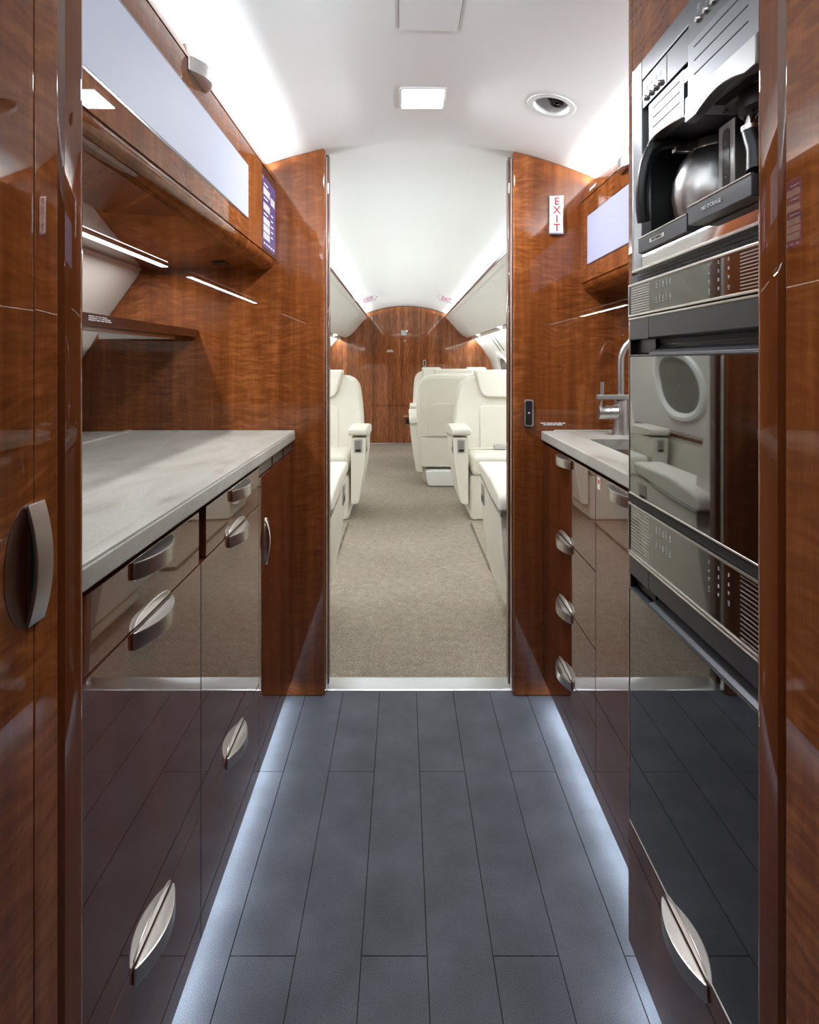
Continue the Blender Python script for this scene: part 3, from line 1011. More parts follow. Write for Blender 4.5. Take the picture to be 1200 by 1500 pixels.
def icon(mb, kind, x, y, z, s):
    """small printed pictogram on a -x face"""
    bar = lambda y0, y1, z0, z1: mb.box(x - 0.0004, x, y - y1 * s, y - y0 * s, z + z0 * s, z + z1 * s)
    if kind == 'square':
        bar(-.5, .5, .4, .5); bar(-.5, .5, -.5, -.4); bar(-.5, -.4, -.5, .5); bar(.4, .5, -.5, .5)
    elif kind == 'play':
        for k in range(6):
            bar(-.4 + .13 * k, -.26 + .13 * k, .45 - .075 * k, .6 - .075 * k)
            bar(-.4 + .13 * k, -.26 + .13 * k, -.6 + .075 * k, -.45 + .075 * k)
    elif kind == 'bolt':
        bar(-.05, .25, .2, .7); bar(-.2, .2, .0, .2); bar(-.15, .05, -.6, .0)
    elif kind == 'drop':
        bar(-.08, .08, .4, .8); bar(-.4, -.28, -.4, .2); bar(.28, .4, -.4, .2); bar(-.3, .3, -.5, -.4); bar(-.3, .3, .2, .3)
    elif kind == 'flame':
        bar(-.4, .4, -.55, -.42); bar(-.4, -.25, -.5, .1); bar(.25, .4, -.5, .1); bar(-.2, .2, .05, .2); bar(-.1, .1, .2, .7)
    elif kind == 'cup':
        bar(-.4, .25, -.5, -.38); bar(-.45, -.32, -.5, .4); bar(.2, .33, -.5, .4); bar(.33, .5, .0, .1); bar(.42, .52, .0, .3); bar(-.45, .3, .3, .4)
    bar(-.45, .45, -1.15, -1.0)


def oven(name, label, x, y0, y1, z_top, z_panel, z_handle, z_bot, lower):
    t = thing(name, label, 'oven', (0.75, (y0 + y1) / 2, z_bot))
    back = XT + 0.118
    MB().box(x + 0.022, back, y0, y1 - 0.012, z_bot + 0.002, z_top - 0.002).build('housing', 'black_plastic', t)
    p = MB().box(x, x + 0.02, y0, y1 - 0.003, z_panel + 0.004, z_top - 0.003).build('control_panel', 'panel_glass', t)
    for z0, z1 in ((z_top - 0.004, z_top), (z_panel + 0.001, z_panel + 0.005)):
        MB().box(x - 0.0025, x + 0.02, y0, y1, z0, z1, 0.001, 2).build('trim_bar', 'satin_steel', p)
    MB().box(x - 0.0022, x + 0.02, y1 - 0.0035, y1, z_panel, z_top, 0.0008, 1).build('trim_bar', 'satin_steel', p)
    n = 11 if not lower else 14
    for a, b in ((0.9956, 1.077), (0.66, 0.728)):
        for k in range(n):
            z = z_panel + 0.009 + (z_top - z_panel - 0.017) * k / (n - 1)
            MB().box(x - 0.0006, x + 0.001, a, b, z - 0.0006, z + 0.0006).build('vent_slat', 'brushed_steel', p)
    zr = z_top - 0.0131
    ys = (0.9688, 0.9442, 0.9194)
    kinds = (('drop', 'flame', 'bolt'), ('play', 'square', 'flame'))
    mb = MB()
    for r in range(2):
        for c in range(3):
            icon(mb, kinds[r][c], x, ys[c], zr - (0.0055 if lower else 0.0) - 0.0242 * r, 0.0052)
        for c in range(2):
            yy = (ys[c] + ys[c + 1]) / 2
            z = zr - (0.0055 if lower else 0.0) - 0.0242 * r
            mb.box(x - 0.0004, x, yy - 0.0003, yy + 0.0003, z - 0.0065, z + 0.006)
    tag(mb.build('printed_symbols', 'print', p), kind='stuff')
    for yk, s in ((0.8027, "147"), (0.7784, "2580"), (0.754, "369")):
        for k, ch in enumerate(s):
            lettering(ch, (x - 0.0003, yk, z_top - (0.0094 if not lower else 0.017) - 0.0118 * k), 0.0066, '-x', 'print', p)
    mb = MB()
    icon(mb, 'bolt', x, 0.8027, z_top - (0.0094 if not lower else 0.017) - 0.0118 * 3, 0.004)
    icon(mb, 'square', x, 0.754, z_top - (0.0094 if not lower else 0.017) - 0.0118 * 3, 0.0035)
    tag(mb.build('printed_symbols', 'print', p), kind='stuff')
    # door: grey grip rail over the glass
    d = MB().box(x, x + 0.02, y0, y1, z_bot + 0.003, z_handle - 0.004, 0.001, 1).build('door', 'oven_glass', t)
    MB().box(x - 0.0012, x + 0.02, y0, y1 - 0.001, z_bot + 0.0005, z_bot + 0.004, 0.0006, 1).build('rim', 'satin_steel', d)
    MB().box(x - 0.0012, x + 0.02, y1 - 0.0022, y1, z_bot + 0.001, z_handle - 0.003, 0.0006, 1).build('rim', 'satin_steel', d)
    zt, zb = z_panel - 0.001, z_handle
    zm = zb + (zt - zb) * 0.42
    rail = MB().prism([(x, zt), (x, zm), (x + 0.016, zm - 0.004), (x + 0.021, zm - 0.012), (x + 0.018, zb + 0.010), (x + 0.004, zb + 0.003), (x, zb + 0.001), (x, zb - 0.004), (x + 0.028, zb - 0.004), (x + 0.028, zt)], 'y', y0, 1.0, 0.0008, 1, 30, f=None)
    g1 = rail.build('grip_rail', 'oven_grey', d)
    MB().prism([(x, zt), (x, zm - 0.002), (x + 0.028, zm - 0.002), (x + 0.028, zt)], 'y', 1.0015, y1 - 0.003, 0.0008, 1).build('latch_button', 'oven_grey', d)
    MB().prism([(x + 0.012, zm - 0.002), (x + 0.012, zb + 0.002), (x + 0.028, zb - 0.004), (x + 0.028, zm - 0.002)], 'y', 1.0, y1 - 0.003).build('grip_end', 'black_plastic', d)
    MB().box(x + 0.001, x + 0.02, y1 - 0.004, y1 - 0.0005, zb - 0.004, zt).build('grip_end', 'black_plastic', d)
    MB().box(x - 0.0015, x + 0.02, y0, y1, zt - 0.0035, zt, 0.0008, 1).build('trim_bar', 'satin_steel', d)
    MB().box(x - 0.0008, x + 0.012, y0, y1, zb - 0.0045, zb - 0.001, 0.0006, 1).build('trim_bar', 'oven_grey', d)
    return t


oven('oven', 'upper built-in oven with a keypad panel and black glass door, below the coffee maker', 0.424, YT0, 1.0855, 1.2945, 1.2335, 1.1655, 0.906, False)
oven('oven', 'lower built-in oven with a tall black glass door, above the bottom drawer', 0.424, YT0, 1.0855, 0.891, 0.7965, 0.734, 0.294, True)

# ---------------------------------------------------------------- coffee maker
XC = 0.418
cm = thing('coffee_maker', 'built-in steel coffee maker with two brewing bays at the top of the oven cabinet', 'coffee maker', (0.5, 0.86, 1.3127))
YL, YRt = 1.0543, YN1 + 0.001
ZB0, ZT0 = 1.3127, 1.6787
yi, ym, yo = 1.0152, 0.851, 0.681
MB().box(XC + 0.15, XC + 0.155, YRt, YL - 0.004, ZB0, ZT0).build('back_plate', 'dark_cavity', cm)
fr = MB().box(XC, XC + 0.018, yi, YL, ZB0, ZT0, 0.0025, 2).build('frame', 'frame_steel', cm)
MB().box(XC, XC + 0.018, YRt, yi, 1.643, ZT0, 0.0025, 2).build('frame_top', 'graphite', fr)
MB().box(XC, XC + 0.018, YRt, yi, ZB0, 1.3398, 0.0025, 2).build('frame_bottom', 'chrome', fr)
MB().box(XC - 0.002, XC + 0.02, YRt, YL, ZB0 - 0.001, ZB0 + 0.004, 0.001, 2).build('bezel', 'satin_steel', fr)
MB().box(XC - 0.001, XC + 0.02, YL - 0.003, YL, ZB0, ZT0, 0.001, 1).build('bezel', 'satin_steel', fr)
MB().box(XC + 0.018, XC + 0.15, yi + 0.004, yi + 0.012, 1.34, 1.643).build('bay_side', 'dark_cavity', cm)
MB().box(XC + 0.018, XC + 0.15, YRt, yi, 1.333, 1.3398).build('bay_floor', 'dark_cavity', cm)
pl = MB().box(XC + 0.002, XC + 0.14, ym + 0.0008, yi, 1.5935, 1.642, 0.0008, 1).build('control_strip', 'graphite', cm)
MB().box(XC + 0.0015, XC + 0.003, 0.922, 0.923, 1.595, 1.640).build('joint', 'groove', pl)
for k in range(4):
    yb = K * XC / (0.356 + 0.0067 * k)
    MB().lathe([(0, -0.004), (0.0035, -0.004), (0.0048, -0.002), (0.005, 0.002), (0, 0.002)], (XC, yb, 1.6055), 'x', 14).build('button', 'satin_steel', pl)
mb = MB()
for k in range(4):
    icon(mb, ('drop', 'cup', 'square', 'play')[k], XC + 0.002, K * XC / (0.356 + 0.0067 * k), 1.6225, 0.0062)
tag(mb.build('printed_symbols', 'print', pl), kind='stuff')
# left brew head: plate with three grooves and a curved lip
ha, hb = 0.8705, 0.9955
bh = MB().box(XC + 0.004, XC + 0.11, ha, hb, 1.5205, 1.5915, 0.0012, 2).build('brew_head', 'silver_plate', cm)
for z in (1.578, 1.562, 1.546):
    MB().box(XC + 0.0034, XC + 0.0045, ha + 0.014, hb - 0.018, z, z + 0.0014).build('groove_line', 'groove', bh)
lip = [(hb + 0.002, XC + 0.012), (hb, XC + 0.001)]
for k in range(1, 12):
    u = k / 12
    lip.append((hb + (ha - hb) * u, XC + 0.001 - 0.012 * math.sin(math.pi * u)))
lip += [(ha, XC + 0.001), (ha - 0.006, XC + 0.012)]
MB().prism(lip, 'z', 1.5175, 1.5215, 0.0008, 1, 60, f=lambda c: (c.y, c.x, c.z)).build('lip', 'satin_steel', bh)
MB().lathe([(0, 0), (0.045, 0), (0.045, 0.014), (0.05, 0.018), (0, 0.018)], (0.515, 0.945, 1.5215), 'z', 28).build('filter_basket', 'dark_cavity', bh)
MB().box(XC + 0.003, XC + 0.02, ym + 0.004, 0.8685, 1.567, 1.588, 0.0012, 1).build('latch', 'satin_steel', cm)
# right brew block, standing proud
XP = XC - 0.018
yq = 0.8145
rb = MB().box(XP + 0.001, XC + 0.14, yo - 0.03, yq, 1.597, 1.668, 0.0012, 2).build('control_block', 'graphite', cm)
for k in range(6):
    yb = K * XP / (0.4325 + 0.0113 * k)
    MB().lathe([(0, -0.004), (0.0036, -0.004), (0.005, -0.002), (0.0052, 0.002), (0, 0.002)], (XP + 0.001, yb, 1.6155), 'x', 14).build('button', 'satin_steel', rb)
mb = MB()
for k in range(6):
    icon(mb, ('cup', 'drop', 'cup', 'square', 'cup', 'play')[k], XP + 0.001, K * XP / (0.4325 + 0.0113 * k), 1.634, 0.0066)
tag(mb.build('printed_symbols', 'print', rb), kind='stuff')
gp = MB().box(XP, XC + 0.14, yo - 0.03, yq, 1.522, 1.5963, 0.0010, 1).build('grooved_plate', 'silver_plate', cm)
for z in (1.583, 1.564, 1.545):
    MB().box(XP - 0.0006, XP + 0.0006, 0.672, 0.796, z, z + 0.0014).build('groove_line', 'groove', gp)
# silver chin with an arched finger cut
chin = [(yq + 0.002, 1.5215), (yq + 0.002, 1.4870)]
for k in range(13):
    u = k / 12
    chin.append((0.788 + (0.675 - 0.788) * u, 1.4870 + 0.011 * math.sin(math.pi * u)))
chin += [(yo - 0.028, 1.4870), (yo - 0.028, 1.5215)]
sc = MB().prism(chin, 'x', XP - 0.003, XP + 0.012, 0.001, 1, 50).build('chin', 'pale_metal', cm)
MB().box(XP + 0.012, XC + 0.08, yo - 0.028, yq, 1.498, 1.5215, 0.001, 1).build('underside', 'pale_metal', sc)
MB().box(XP + 0.020, XP + 0.034, 0.695, 0.780, 1.4965, 1.4985).build('underside_slot', 'groove', sc)
for y in (0.80, 0.77, 0.68):
    MB().lathe([(0, 0), (0.004, 0), (0.004, 0.003), (0, 0.003)], (XP + 0.045, y, 1.4955), 'z', 12).build('screw', 'chrome', sc)
# sight-glass tower between the bays
tw = MB().box(0.468, 0.500, 0.818, 0.861, 1.3398, 1.498, 0.003, 2).build('tower', 'pale_metal', cm)
MB().prism(rrect(0.830, 0.848, 1.385, 1.488, 0.007), 'x', 0.4672, 0.469).build('sight_glass', 'black_plastic', tw)
for k in range(5):
    MB().box(0.4668, 0.4674, 0.837, 0.841, 1.402 + 0.016 * k, 1.403 + 0.016 * k).build('level_mark', 'print', tw)
gh = MB().lathe([(0, 0), (0.036, 0), (0.042, 0.006), (0.042, 0.03), (0, 0.03)], (0.475, 0.738, 1.468), 'z', 30).build('group_head', 'black_plastic', cm)
# drip trays
for nm, a, b, xx, txt in (('drip_tray', 0.842, yi, XC - 0.006, "HOT SURFACE"), ('drip_tray', yo - 0.022, 0.806, XP - 0.004, "NO STORAGE")):
    tr = MB().box(xx, XC + 0.13, a, b, 1.3403, 1.3660, 0.0015, 2).build(nm, 'graphite', cm)
    MB().box(xx - 0.0012, xx + 0.004, a, b, 1.3650, 1.3672, 0.0006, 1).build('tray_edge', 'satin_steel', tr)
    yc = (a + b) / 2 + 0.012
    if txt == "HOT SURFACE":
        MB().box(xx - 0.0006, xx, yc - 0.026, yc + 0.026, 1.3500, 1.3560).build('tray_label', 'tag_white', tr)
        lettering(txt, (xx - 0.0008, yc, 1.3530), 0.0058, '-x', 'print_dark', tr)
    else:
        lettering(txt, (xx - 0.0004, yc, 1.3530), 0.0075, '-x', 'print', tr)

# carafe on the left tray
CF = (0.515, 0.955, 1.367)
cf = thing('carafe', 'round brushed steel coffee carafe with a black handle in the left brewing bay', 'carafe', CF)
MB().lathe([(0, 0.0), (0.046, 0.0), (0.053, 0.008), (0.062, 0.032), (0.066, 0.058), (0.064, 0.085), (0.054, 0.112), (0.042, 0.128), (0.037, 0.132), (0.036, 0.146), (0.0, 0.146)], CF, 'z', 48).build('body', 'brushed_steel', cf)
MB().lathe([(0.0365, 0.130), (0.0385, 0.131), (0.0385, 0.143), (0.036, 0.147)], CF, 'z', 40).build('collar', 'satin_steel', cf)
MB().lathe([(0.0, 0.153), (0.02, 0.152), (0.034, 0.148), (0.034, 0.145), (0, 0.145)], CF, 'z', 32).build('lid', 'black_plastic', cf)
MB().box(0.447, 0.482, 0.951, 0.963, CF[2] + 0.129, CF[2] + 0.143, 0.001, 1).build('bracket', 'satin_steel', cf)
hp = [(0.465, 0.958, 1.508), (0.446, 0.959, 1.513), (0.426, 0.961, 1.511), (0.411, 0.962, 1.500), (0.404, 0.963, 1.480), (0.4, 0.964, 1.455), (0.398, 0.965, 1.430), (0.399, 0.966, 1.405), (0.402, 0.967, 1.385)]
mb = MB()
hpr = []
bmh = bmesh.new()
for i, p in enumerate(hp):
    d = (Vector(hp[min(i + 1, len(hp) - 1)]) - Vector(hp[max(i - 1, 0)])).normalized()
    nrm = Vector((d.z, 0, -d.x)).normalized()
    side = Vector((0, 1, 0))
    hpr.append([bmh.verts.new(Vector(p) + nrm * (0.0105 * math.cos(q)) + side * (0.011 * math.sin(q))) for q in (2 * math.pi * k / 14 for k in range(14))])
for u, w in zip(hpr, hpr[1:]):
    for k in range(14):
        bmh.faces.new((u[k], u[(k + 1) % 14], w[(k + 1) % 14], w[k]))
bmh.faces.new(hpr[0]); bmh.faces.new(list(reversed(hpr[-1])))
bmesh.ops.recalc_face_normals(bmh, faces=bmh.faces)
mb._take(bmh)
mb.build('handle', 'black_plastic', cf)

pf = thing('portafilter', 'black handled portafilter on a bent chrome neck hanging in the right brewing bay', 'portafilter', (0.45, 0.745, 1.45))
MB().lathe([(0, 0), (0.030, 0), (0.034, 0.004), (0.034, 0.018), (0, 0.018)], (0.475, 0.738, 1.4495), 'z', 28).build('basket', 'black_plastic', pf)
nk = [(0.455, 0.712, 1.453), (0.440, 0.705, 1.455), (0.426, 0.699, 1.452), (0.4175, 0.695, 1.443), (0.414, 0.692, 1.430)]
MB().tube(nk, 0.0065, 12).build('neck', 'chrome', pf)
MB().tube([(0.414, 0.692, 1.432), (0.4138, 0.6912, 1.426)], 0.0095, 14).build('ferrule', 'satin_steel', pf)
MB().tube([(0.4138, 0.6912, 1.426), (0.411, 0.675, 1.398), (0.408, 0.669, 1.372)], 0.0090, 14, 0.0105).build('handle', 'black_plastic', pf)

# ---------------------------------------------------------------- things on the doorway bulkhead
BX = lambda px: (px - 590) * 0.00235
BZ = lambda py: EYE - (py - 530) * 0.00235
es = thing('exit_sign', 'upright white EXIT sign in a chrome frame on the mahogany bulkhead', 'sign', (BX(814.5), YB, BZ(344)))
x0, x1, z0, z1 = BX(803.5), BX(825.5), BZ(344), BZ(287.5)
MB().box(x0, x1, YB - 0.010, YB, z0, z1, 0.003, 2).build('frame', 'chrome', es)
ff = MB().box(x0 + 0.005, x1 - 0.005, YB - 0.0115, YB - 0.008, z0 + 0.005, z1 - 0.005, 0.001, 1).build('face', 'sign_white', es)
for k, ch in enumerate("EXIT"):
    lettering(ch, ((x0 + x1) / 2, YB - 0.0118, z1 - 0.0215 - 0.0300 * k), 0.036, '-y', 'red_print', ff, ext=0.0006)
ds = thing('door_switch', 'black upright push switch with a steel rim beside the doorway', 'switch', (BX(774), YB, BZ(624)))
x0, x1, z0, z1 = BX(767), BX(781), BZ(624.5), BZ(585)
MB().prism(rrect(x0, x1, z0, z1, 0.008), 'y', YB - 0.010, YB, 0.002, 2, 50).build('rim', 'satin_steel', ds)
bp = MB().prism(rrect(x0 + 0.005, x1 - 0.005, z0 + 0.005, z1 - 0.005, 0.005), 'y', YB - 0.012, YB - 0.008, 0.001, 1, 50).build('push_plate', 'black_plastic', ds)
lettering("+", ((x0 + x1) / 2, YB - 0.0124, (z0 + z1) / 2), 0.016, '-y', 'print', bp)
tag(MB().lathe([(0.006, 0.0), (0.0085, -0.001), (0.0085, 0.0), (0.006, 0.001), (0.006, 0.0)], (BX(819.5), YB - 0.0005, BZ(539)), 'y', 20).build('screw_cover', 'wood_edge'), 'tiny round screw cover on the bulkhead above the sink', 'screw cover')
tag(MB().lathe([(0.006, 0.0), (0.0085, -0.001), (0.0085, 0.0), (0.006, 0.001), (0.006, 0.0)], (BX(465), YB - 0.0005, BZ(809)), 'y', 20).build('screw_cover', 'wood_edge'), 'tiny round screw cover low on the bulkhead left of the doorway', 'screw cover')
pc = thing('placard', 'two line white printed placard just above the right countertop', 'placard', (BX(810), YB, BZ(622)))
mb = MB()
for py, segs in ((619.8, ((792, 800), (801, 811), (812, 816), (817, 823), (824, 828))), (622.2, ((796, 800), (801, 808.5), (809.5, 814), (815, 824)))):
    for a, b2 in segs:
        mb.box(BX(a), BX(b2), YB - 0.0008, YB, BZ(py + 0.8), BZ(py - 0.8))
tag(mb.build('print_lines', 'print', pc), kind='stuff')

# ---------------------------------------------------------------- ceiling lamps
DX, DY = 0.058, 1.687
DZ = zc(DX)
dl = thing('dome_light', 'glowing square dome light in the middle of the galley ceiling', 'lamp', (DX, DY, DZ))
MB().prism(rrect(DX - 0.067, DX + 0.067, DY - 0.067, DY + 0.067, 0.008), 'z', DZ - 0.005, DZ + 0.006, 0.002, 2, 50).build('frame', 'bead_white', dl)
MB().prism(rrect(DX - 0.061, DX + 0.061, DY - 0.061, DY + 0.061, 0.006), 'z', DZ - 0.0065, DZ - 0.003, 0.001, 1, 50).build('diffuser', 'lit_diffuser', dl)
lamp(dl, DX - 0.059, DX + 0.059, DY - 0.059, DY + 0.059, DZ - 0.0068, DZ - 0.0068, (0, 0, -1), DOME, (0.95, 0.975, 1.0))
SPZ = zc(SPX)
slp = -2 * 0.338 * (SPX - 0.035)
sp = thing('spotlight', 'small round gimbal spotlight recessed in the right side of the galley ceiling', 'lamp', (SPX, SPY, SPZ))
tilt = lambda c: (c.x, c.y, SPZ + (c.z) + slp * (c.x - SPX))


def lathe_tilt(prof, name, mat, parent, n=32, dx=0, dy=0):
    mb = MB().lathe(prof, (SPX + dx, SPY + dy, 0), 'z', n)
    for v in mb.bm.verts:
        v.co = tilt(v.co)
    return mb.build(name, mat, parent)


lathe_tilt([(0.0475, 0.004), (0.050, -0.003), (0.060, -0.004), (0.066, -0.003), (0.0665, 0.002)], 'rim', 'bead_white', sp)
lathe_tilt([(0.0485, 0.003), (0.047, 0.010), (0.042, 0.030), (0.030, 0.046), (0.0, 0.052)], 'bowl', 'bead_white', sp)
lathe_tilt([(0, 0.026), (0.024, 0.026), (0.027, 0.034), (0.027, 0.046)], 'socket', 'black', sp, 24, 0.017, 0.010)
lathe_tilt([(0.010, 0.014), (0.0135, 0.009), (0.0185, 0.010), (0.0195, 0.030)], 'barrel', 'black_plastic', sp, 24, 0.016, 0.006)
lathe_tilt([(0, 0.018), (0.011, 0.017), (0.0125, 0.012)], 'lens', 'chrome', sp, 20, 0.016, 0.006)

# ---------------------------------------------------------------- cabin: bins, cove and wash lights
BIN = [(-0.49, 1.772), (-0.545, 1.715), (-0.60, 1.650), (-0.655, 1.585), (-0.70, 1.538), (-0.735, 1.510), (-0.765, 1.497)]
LIP = [(-0.765, 1.497), (-0.785, 1.487), (-0.805, 1.484), (-0.822, 1.490), (-0.828, 1.500)]
CMID = 0.05


def bins(side, label):
    mx = (lambda x: x) if side < 0 else (lambda x: 2 * CMID - x)
    t = thing('overhead_bin', label, 'overhead bin', (mx(-0.7), 5.0, 1.5), 'cabin overhead bins')
    y = YC + 0.01
    n = 6
    step = (YF - 0.01 - y) / n
    for k in range(n):
        a, b = y + k * step + 0.002, y + (k + 1) * step - 0.002
        loop = [(mx(x), z) for x, z in BIN] + [(mx(x - 0.012), z + 0.010) for x, z in BIN[::-1]]
        MB().prism(loop, 'y', a, b).build('panel', 'bin_cream', t)
    loop = [(mx(x), z) for x, z in LIP] + [(mx(x), z + 0.012) for x, z in LIP[::-1]]
    MB().prism(loop, 'y', y, YF - 0.01).build('lower_lip', 'bin_cream', t, angle=60)
    MB().prism([(mx(-0.478), 1.788), (mx(-0.492), 1.790), (mx(-0.500), 1.772), (mx(-0.486), 1.768)], 'y', y, YF - 0.01, 0.0015, 1).build('top_trim', 'dark_wood', t)
    MB().prism([(mx(-0.828), 1.490), (mx(-0.892), 1.476), (mx(-0.886), 1.486), (mx(-0.828), 1.500)], 'y', y, YF - 0.01).build('service_panel', 'wood_x', t)
    MB().prism([(mx(-0.51), 1.745), (mx(-0.62), 1.735), (mx(-0.62), 1.728), (mx(-0.52), 1.738)], 'y', y, YF - 0.01).build('trough', 'bin_cream', t)
    MB().box(min(mx(-0.850), mx(-0.855)), max(mx(-0.850), mx(-0.855)), y, YF - 0.01, 1.456, 1.490).build('baffle', 'bin_cream', t)
    for yy in (3.6, 4.45, 5.6, 7.2):
        MB().lathe([(0, 0), (0.02, 0), (0.026, 0.006), (0.026, 0.01), (0, 0.01)], (mx(-0.838), yy, 1.478), 'z', 20).build('reading_light', 'reading_light', t)
        MB().lathe([(0.014, -0.006), (0.022, -0.008), (0.026, 0.006), (0, 0.008)], (mx(-0.836), yy + 0.12, 1.478), 'z', 18).build('air_nozzle', 'satin_steel', t)
    for yy in (3.2, 4.9, 6.6):
        MB().lathe([(0, 0), (0.008, 0.0), (0.008, 0.004), (0, 0.004)], (mx(-0.752), yy, 1.500), 'z', 12).build('call_button', 'tag_white', t)
    c = thing('cove_light', 'bright cove light strip above the cabin bins on the %s of the aisle' % ('left' if side < 0 else 'right'), 'light', (mx(-0.56), 5.0, 1.75), 'cabin cove lights')
    MB().box(min(mx(-0.585), mx(-0.588)), max(mx(-0.585), mx(-0.588)), y, YF - 0.02, 1.762, 1.784).build('strip', 'bead_white', c)
    lamp(c, mx(-0.5845), mx(-0.5845), y, YF - 0.02, 1.762, 1.784, (-side, 0, 0), CABIN_COVE, LED_CABIN)
    MB().box(min(mx(-0.588), mx(-0.600)), max(mx(-0.588), mx(-0.600)), y, YF - 0.02, 1.752, 1.786).build('channel', 'aluminium', c)
    w = thing('wash_light', 'soft wash light strip under the cabin bins on the %s of the aisle' % ('left' if side < 0 else 'right'), 'light', (mx(-0.94), 5.0, 1.47), 'cabin wash lights')
    MB().box(min(mx(-0.862), mx(-0.882)), max(mx(-0.862), mx(-0.882)), y, YF - 0.02, 1.466, 1.470).build('strip', 'bead_white', w)
    lamp(w, mx(-0.872) - 0.01, mx(-0.872) + 0.01, y, YF - 0.02, 1.4655, 1.4655, (0, 0, -1), CABIN_WASH, LED_CABIN)
    MB().box(min(mx(-0.858), mx(-0.886)), max(mx(-0.858), mx(-0.886)), y, YF - 0.02, 1.470, 1.476).build('channel', 'aluminium', w)


bins(-1, 'row of cream overhead bin panels along the left side of the cabin')
bins(1, 'row of cream overhead bin panels along the right side of the cabin')


# windows in the lining
def wall_frame(side, z):
    P = LEFT if side < 0 else RIGHT
    for (xa_, za), (xb_, zb) in zip(P, P[1:]):
        if zb <= z <= za:
            u = (za - z) / (za - zb)
            return xa_ + (xb_ - xa_) * u
    return P[-1][0]


def window(i, side, yc, zcn=0.985):
    hw, hh = 0.33, 0.235
    n = 40
    sg = 1 if side < 0 else -1

    def loop(s, off, sq=2.3):
        pts = []
        for k in range(n):
            a = 2 * math.pi * k / n
            ca_, sa = math.cos(a), math.sin(a)
            u = math.copysign(abs(ca_) ** (2 / sq), ca_) * hw * s
            v = math.copysign(abs(sa) ** (2 / sq), sa) * hh * s
            z = zcn + v
            pts.append((wall_frame(side, z) + sg * off, yc + u, z))
        return pts
    L = [loop(1.16, 0.002), loop(1.10, 0.020), loop(1.00, 0.024), loop(0.90, 0.012), loop(0.86, 0.004)]
    mb = MB()
    for a, b in zip(L, L[1:]):
        mb.ring(a, b)
    o = mb.build('window_%d' % i, 'bin_cream', angle=60)
    structure(o, 'oval cabin window with its pleated shade down')
    ctr = [(wall_frame(side, zcn) + sg * 0.006, yc, zcn)] * n
    MB().ring(loop(0.88, 0.006), loop(0.02, 0.006)).build('shade', 'window_shade', o)
    return o


i = 1
for side in (-1, 1):
    for yc in (2.75, 4.2, 5.55, 6.9):
        window(i, side, yc)
        i += 1
    # ledge below the windows
    mx = (lambda x: x) if side < 0 else (lambda x: 2 * CMID - x)
    led = thing('side_ledge', 'mahogany ledge running below the windows on the %s side of the cabin' % ('left' if side < 0 else 'right'), 'ledge', (mx(-1.08), 5.0, 0.62), 'cabin side ledges')
    MB().box(min(mx(-1.085), mx(-1.172)), max(mx(-1.085), mx(-1.172)), YC + 0.01, YF - 0.01, 0.615, 0.640, 0.004, 2).build('top', 'wood_edge', led)
    MB().box(min(mx(-1.092), mx(-1.115)), max(mx(-1.092), mx(-1.115)), YC + 0.01, YF - 0.01, 0.01, 0.615).build('side_wall', 'leather', led)

# slots on the right lining near the aft windows
wrt = bpy.data.objects['wall_right']
for yy in (6.42, 6.66):
    rows = [(wall_frame(1, 1.455 - 0.02 * k) - 0.004, 1.455 - 0.02 * k) for k in range(10)]
    MB().prism(rows + [(x + 0.02, z) for x, z in rows[::-1]], 'y', yy, yy + 0.028).build('slot', 'black', wrt)

# cabin exit signs hanging from the cabin ceiling
for px, rot, lab in ((540, 0.30, 'small white EXIT sign under the cabin ceiling, left one'), (654, -0.30, 'small white EXIT sign under the cabin ceiling, right one')):
    d = 7.4
    cx, cz = (px - 590) * d / 1000, EYE - (438.5 - 530) * d / 1000
    t = thing('exit_sign', lab, 'sign', (cx, d * K, cz), 'cabin exit signs')
    pl_ = [(-0.088, 0.026), (0.088, 0.026), (0.076, -0.030), (-0.076, -0.030)]
    ca_, sa = math.cos(rot), math.sin(rot)
    q = [(cx + u * ca_ - v * sa, cz + u * sa + v * ca_) for u, v in pl_]
    o = MB().prism(q, 'y', d * K - 0.006, d * K + 0.006, 0.002, 1).build('face', 'sign_grey', t)
    lettering("EXIT", (cx, d * K - 0.0065, cz - 0.002), 0.054, '-y', 'red_deep', o, rot=rot, ext=0.0005)
    MB().box(cx - 0.10, cx + 0.10, d * K - 0.004, d * K + 0.012, cz + 0.022, cz + 0.034, 0.002, 1).build('bracket', 'brushed_steel', t)

# placards and lock on the aft bulkhead
for px, py, w, h, lab in ((591.5, 487.5, 7, 7.5, 'small stacked white placard high on the aft bulkhead'), (571.5, 514, 10.5, 4, 'small two line placard lower on the aft bulkhead')):
    t = thing('placard', lab, 'placard', (PX(px), YF, PZ(py)))
    mb = MB()
    n = 4 if h > 5 else 2
    for k in range(n):
        zz = PZ(py - h / 2 + (k + 0.5) * h / n)
        ww = w * (1.0 if (h > 5 or k) else 0.68) * 0.00944 / 2
        mb.box(PX(px) - ww, PX(px) + ww, YF - 0.002, YF, zz - 0.0066 * (1 if h > 5 else 0.9), zz + 0.0066)
    tag(mb.build('print_lines', 'print', t), kind='stuff')
t = thing('door_lock', 'small dark upright latch with a steel rim on the aft bulkhead', 'latch', (PX(622), YF, PZ(532)))
MB().prism(rrect(PX(620), PX(624), PZ(537), PZ(527), 0.012), 'y', YF - 0.012, YF, 0.003, 2, 50).build('rim', 'satin_steel', t)
MB().prism(rrect(PX(621), PX(623), PZ(535.8), PZ(528.2), 0.006), 'y', YF - 0.015, YF - 0.01).build('plate', 'black_plastic', t)


